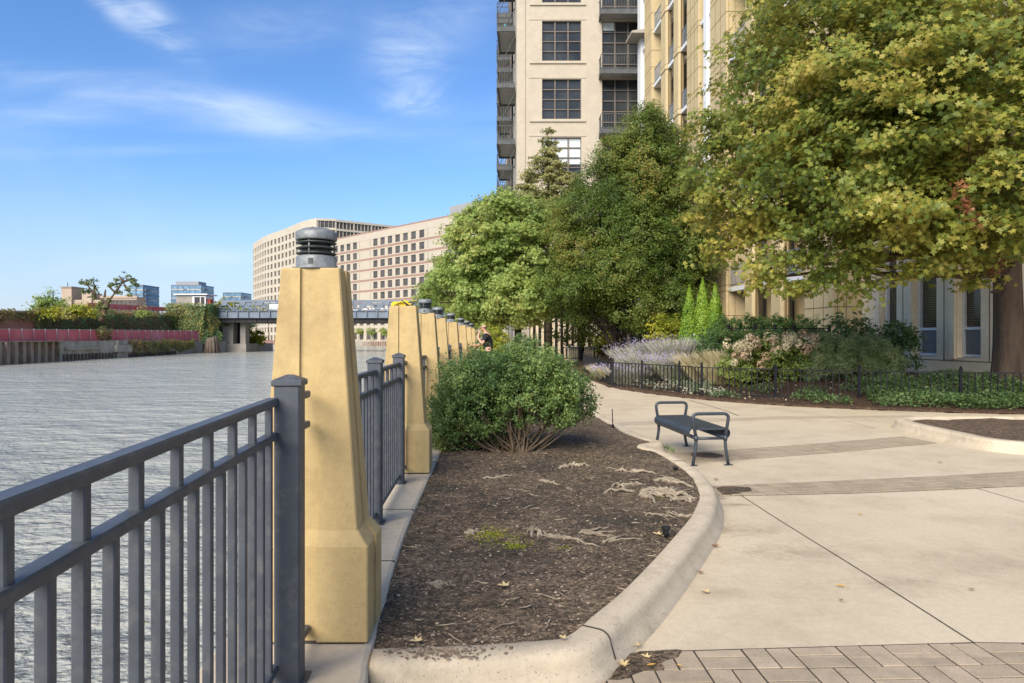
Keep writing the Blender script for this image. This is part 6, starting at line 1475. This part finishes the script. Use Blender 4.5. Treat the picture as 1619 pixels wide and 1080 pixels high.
# ================================================================ man at the railing
def skin_body(name, joints, edges, mt, parent, sub=2):
    """joints: list of (x,y,z,rx,ry)"""
    me = bpy.data.meshes.new(name); me.from_pydata([j[:3] for j in joints], edges, []); o = link(name, me, parent)
    sk = o.modifiers.new('skin', 'SKIN'); 
    for i, j in enumerate(joints): me.skin_vertices[0].data[i].radius = (j[3], j[4])
    me.skin_vertices[0].data[0].use_root = True; sk.use_smooth_shade = True
    ss = o.modifiers.new('sub', 'SUBSURF'); ss.levels = sub; ss.render_levels = sub; me.materials.append(mt); return o
man = empty('person', (-.72,20.6,.12), 'bald man in a black t shirt leaning on the river railing, hand at his mouth', 'person')
# local frame: he faces -x (the river). z from feet
J = [(0,0,.95,.15,.12),(0,0,1.10,.13,.11),(-.02,0,1.28,.17,.12),(-.05,0,1.43,.15,.10),(-.075,0,1.52,.058,.058),(-.10,0,1.58,.055,.055),(-.125,0,1.67,.085,.078),(-.125,0,1.75,.072,.07),
     (-.05,-.19,1.42,.065,.065),(-.16,-.25,1.17,.047,.047),(-.30,-.13,1.36,.036,.036),(-.27,-.07,1.50,.03,.028),      # near arm: elbow down, hand to mouth
     (-.05,.19,1.42,.065,.065),(-.15,.25,1.16,.047,.047),(-.38,.18,1.12,.036,.036),(-.46,.15,1.12,.028,.024),
     (.01,-.10,.88,.10,.10),(.02,-.11,.48,.062,.062),(.05,-.12,.08,.042,.042),(-.10,-.13,.03,.035,.03),
     (.01,.10,.88,.10,.10),(-.03,.11,.49,.062,.062),(-.02,.12,.08,.042,.042),(-.17,.13,.03,.035,.03)]
Ed = [(0,1),(1,2),(2,3),(3,4),(4,5),(5,6),(6,7),(3,8),(8,9),(9,10),(10,11),(3,12),(12,13),(13,14),(14,15),(0,16),(16,17),(17,18),(18,19),(0,20),(20,21),(21,22),(22,23)]
skin_body('body', J, Ed, M['skin'], man)
# face: nose, ears, jaw, eyes, mouth
h = MB(); h.tube([(-.205,0,1.71),(-.232,0,1.68),(-.215,0,1.665)], [.008,.016,.010], 8, M['skin']); h.tube([(-.16,-.01,1.605),(-.195,0,1.615)], [.045,.03], 10, M['skin'])
for s in (-1,1): h.tube([(-.10,s*.078,1.70),(-.095,s*.088,1.69),(-.10,s*.08,1.66)], [.008,.016,.009], 8, M['skin'])
h.build('face', None, man)
h = MB()
for s in (-1,1): h.lathe([(.001,-.006),(.010,-.003),(.010,.003),(.001,.006)], 8, M['joint'], (-.203,s*.03,1.70)); h.tube([(-.209,s*.012,1.722),(-.204,s*.045,1.722)], .005, 5, M['hair'])
h.build('eyes', None, man)
h = MB(); h.tube([(-.214,-.022,1.642),(-.22,0,1.644),(-.214,.022,1.642)], .005, 6, mat('lips', (.36,.13,.10))); h.build('mouth', None, man)
h = MB()
pts = []
for k in range(11): a = -PI*.62+k/10*PI*1.24; pts.append((-.125+.083*math.cos(a),.079*math.sin(a),1.665+.006*math.sin(a*3)))
h.tube(pts, [.010]+[.022]*9+[.010], 7, M['hair']); h.build('hair', None, man)
ts = [(0,0,.93,.168,.138),(0,0,1.10,.15,.13),(-.02,0,1.28,.188,.137),(-.05,0,1.42,.165,.115),(-.068,0,1.485,.085,.08),(-.05,-.19,1.415,.083,.083),(-.125,-.232,1.245,.068,.068),(-.05,.19,1.415,.083,.083),(-.12,.232,1.245,.068,.068)]
skin_body('t_shirt', ts, [(0,1),(1,2),(2,3),(3,4),(3,5),(5,6),(3,7),(7,8)], M['tshirt'], man)
skin_body('trousers', [(0,0,.94,.165,.135),(.01,-.10,.86,.115,.115),(.02,-.11,.48,.082,.082),(.05,-.12,.12,.066,.066),(.01,.10,.86,.115,.115),(-.03,.11,.49,.082,.082),(-.02,.12,.12,.066,.066)], [(0,1),(1,2),(2,3),(0,4),(4,5),(5,6)], M['pants'], man)
def hand(base, dirv, up, nm):
    """five-finger hand: base wrist point, pointing dirv, back of the hand towards up"""
    d = Vector(dirv).normalized(); u = Vector(up).normalized(); s = d.cross(u).normalized(); b = Vector(base); mb = MB()
    mb.tube([b,b+d*.04,b+d*.085], [.024,.036,.034], 10, M['skin'], True, flat=.45)
    for k,(off,l_) in enumerate(((-.028,.062),(-.010,.075),(.010,.070),(.027,.055))):
        q = b+d*.085+s*off; mb.tube([q-d*.01,q+d*l_*.45-u*.006,q+d*l_*.75-u*.03,q+d*l_*.85-u*.05], [.009,.0085,.008,.006], 6, M['skin'])
    q = b+d*.03-s*.03; mb.tube([q,q-s*.02+d*.03-u*.012,q-s*.018+d*.055-u*.028], [.011,.010,.007], 6, M['skin']); return mb.build(nm, None, man)
hand((-.275,-.075,1.49),(.35,.35,1.0),(-1,-.2,.3),'hand'); hand((-.45,.155,1.12),(-1,-.25,0),(0,0,1),'hand')
for s, x in ((-1,.0),(1,-.07)):
    f = MB(); f.rings([[(x+a*cx,s*.125+b_*.045,z) for a,b_ in ((-1,-.7),(-.6,-1),(.3,-1),(.5,-.6),(.5,.6),(.3,1),(-.6,1),(-1,.7))] for cx,z in ((.15,.0),(.15,.05),(.10,.09))], M['louvre']); f.build('shoe', None, man)
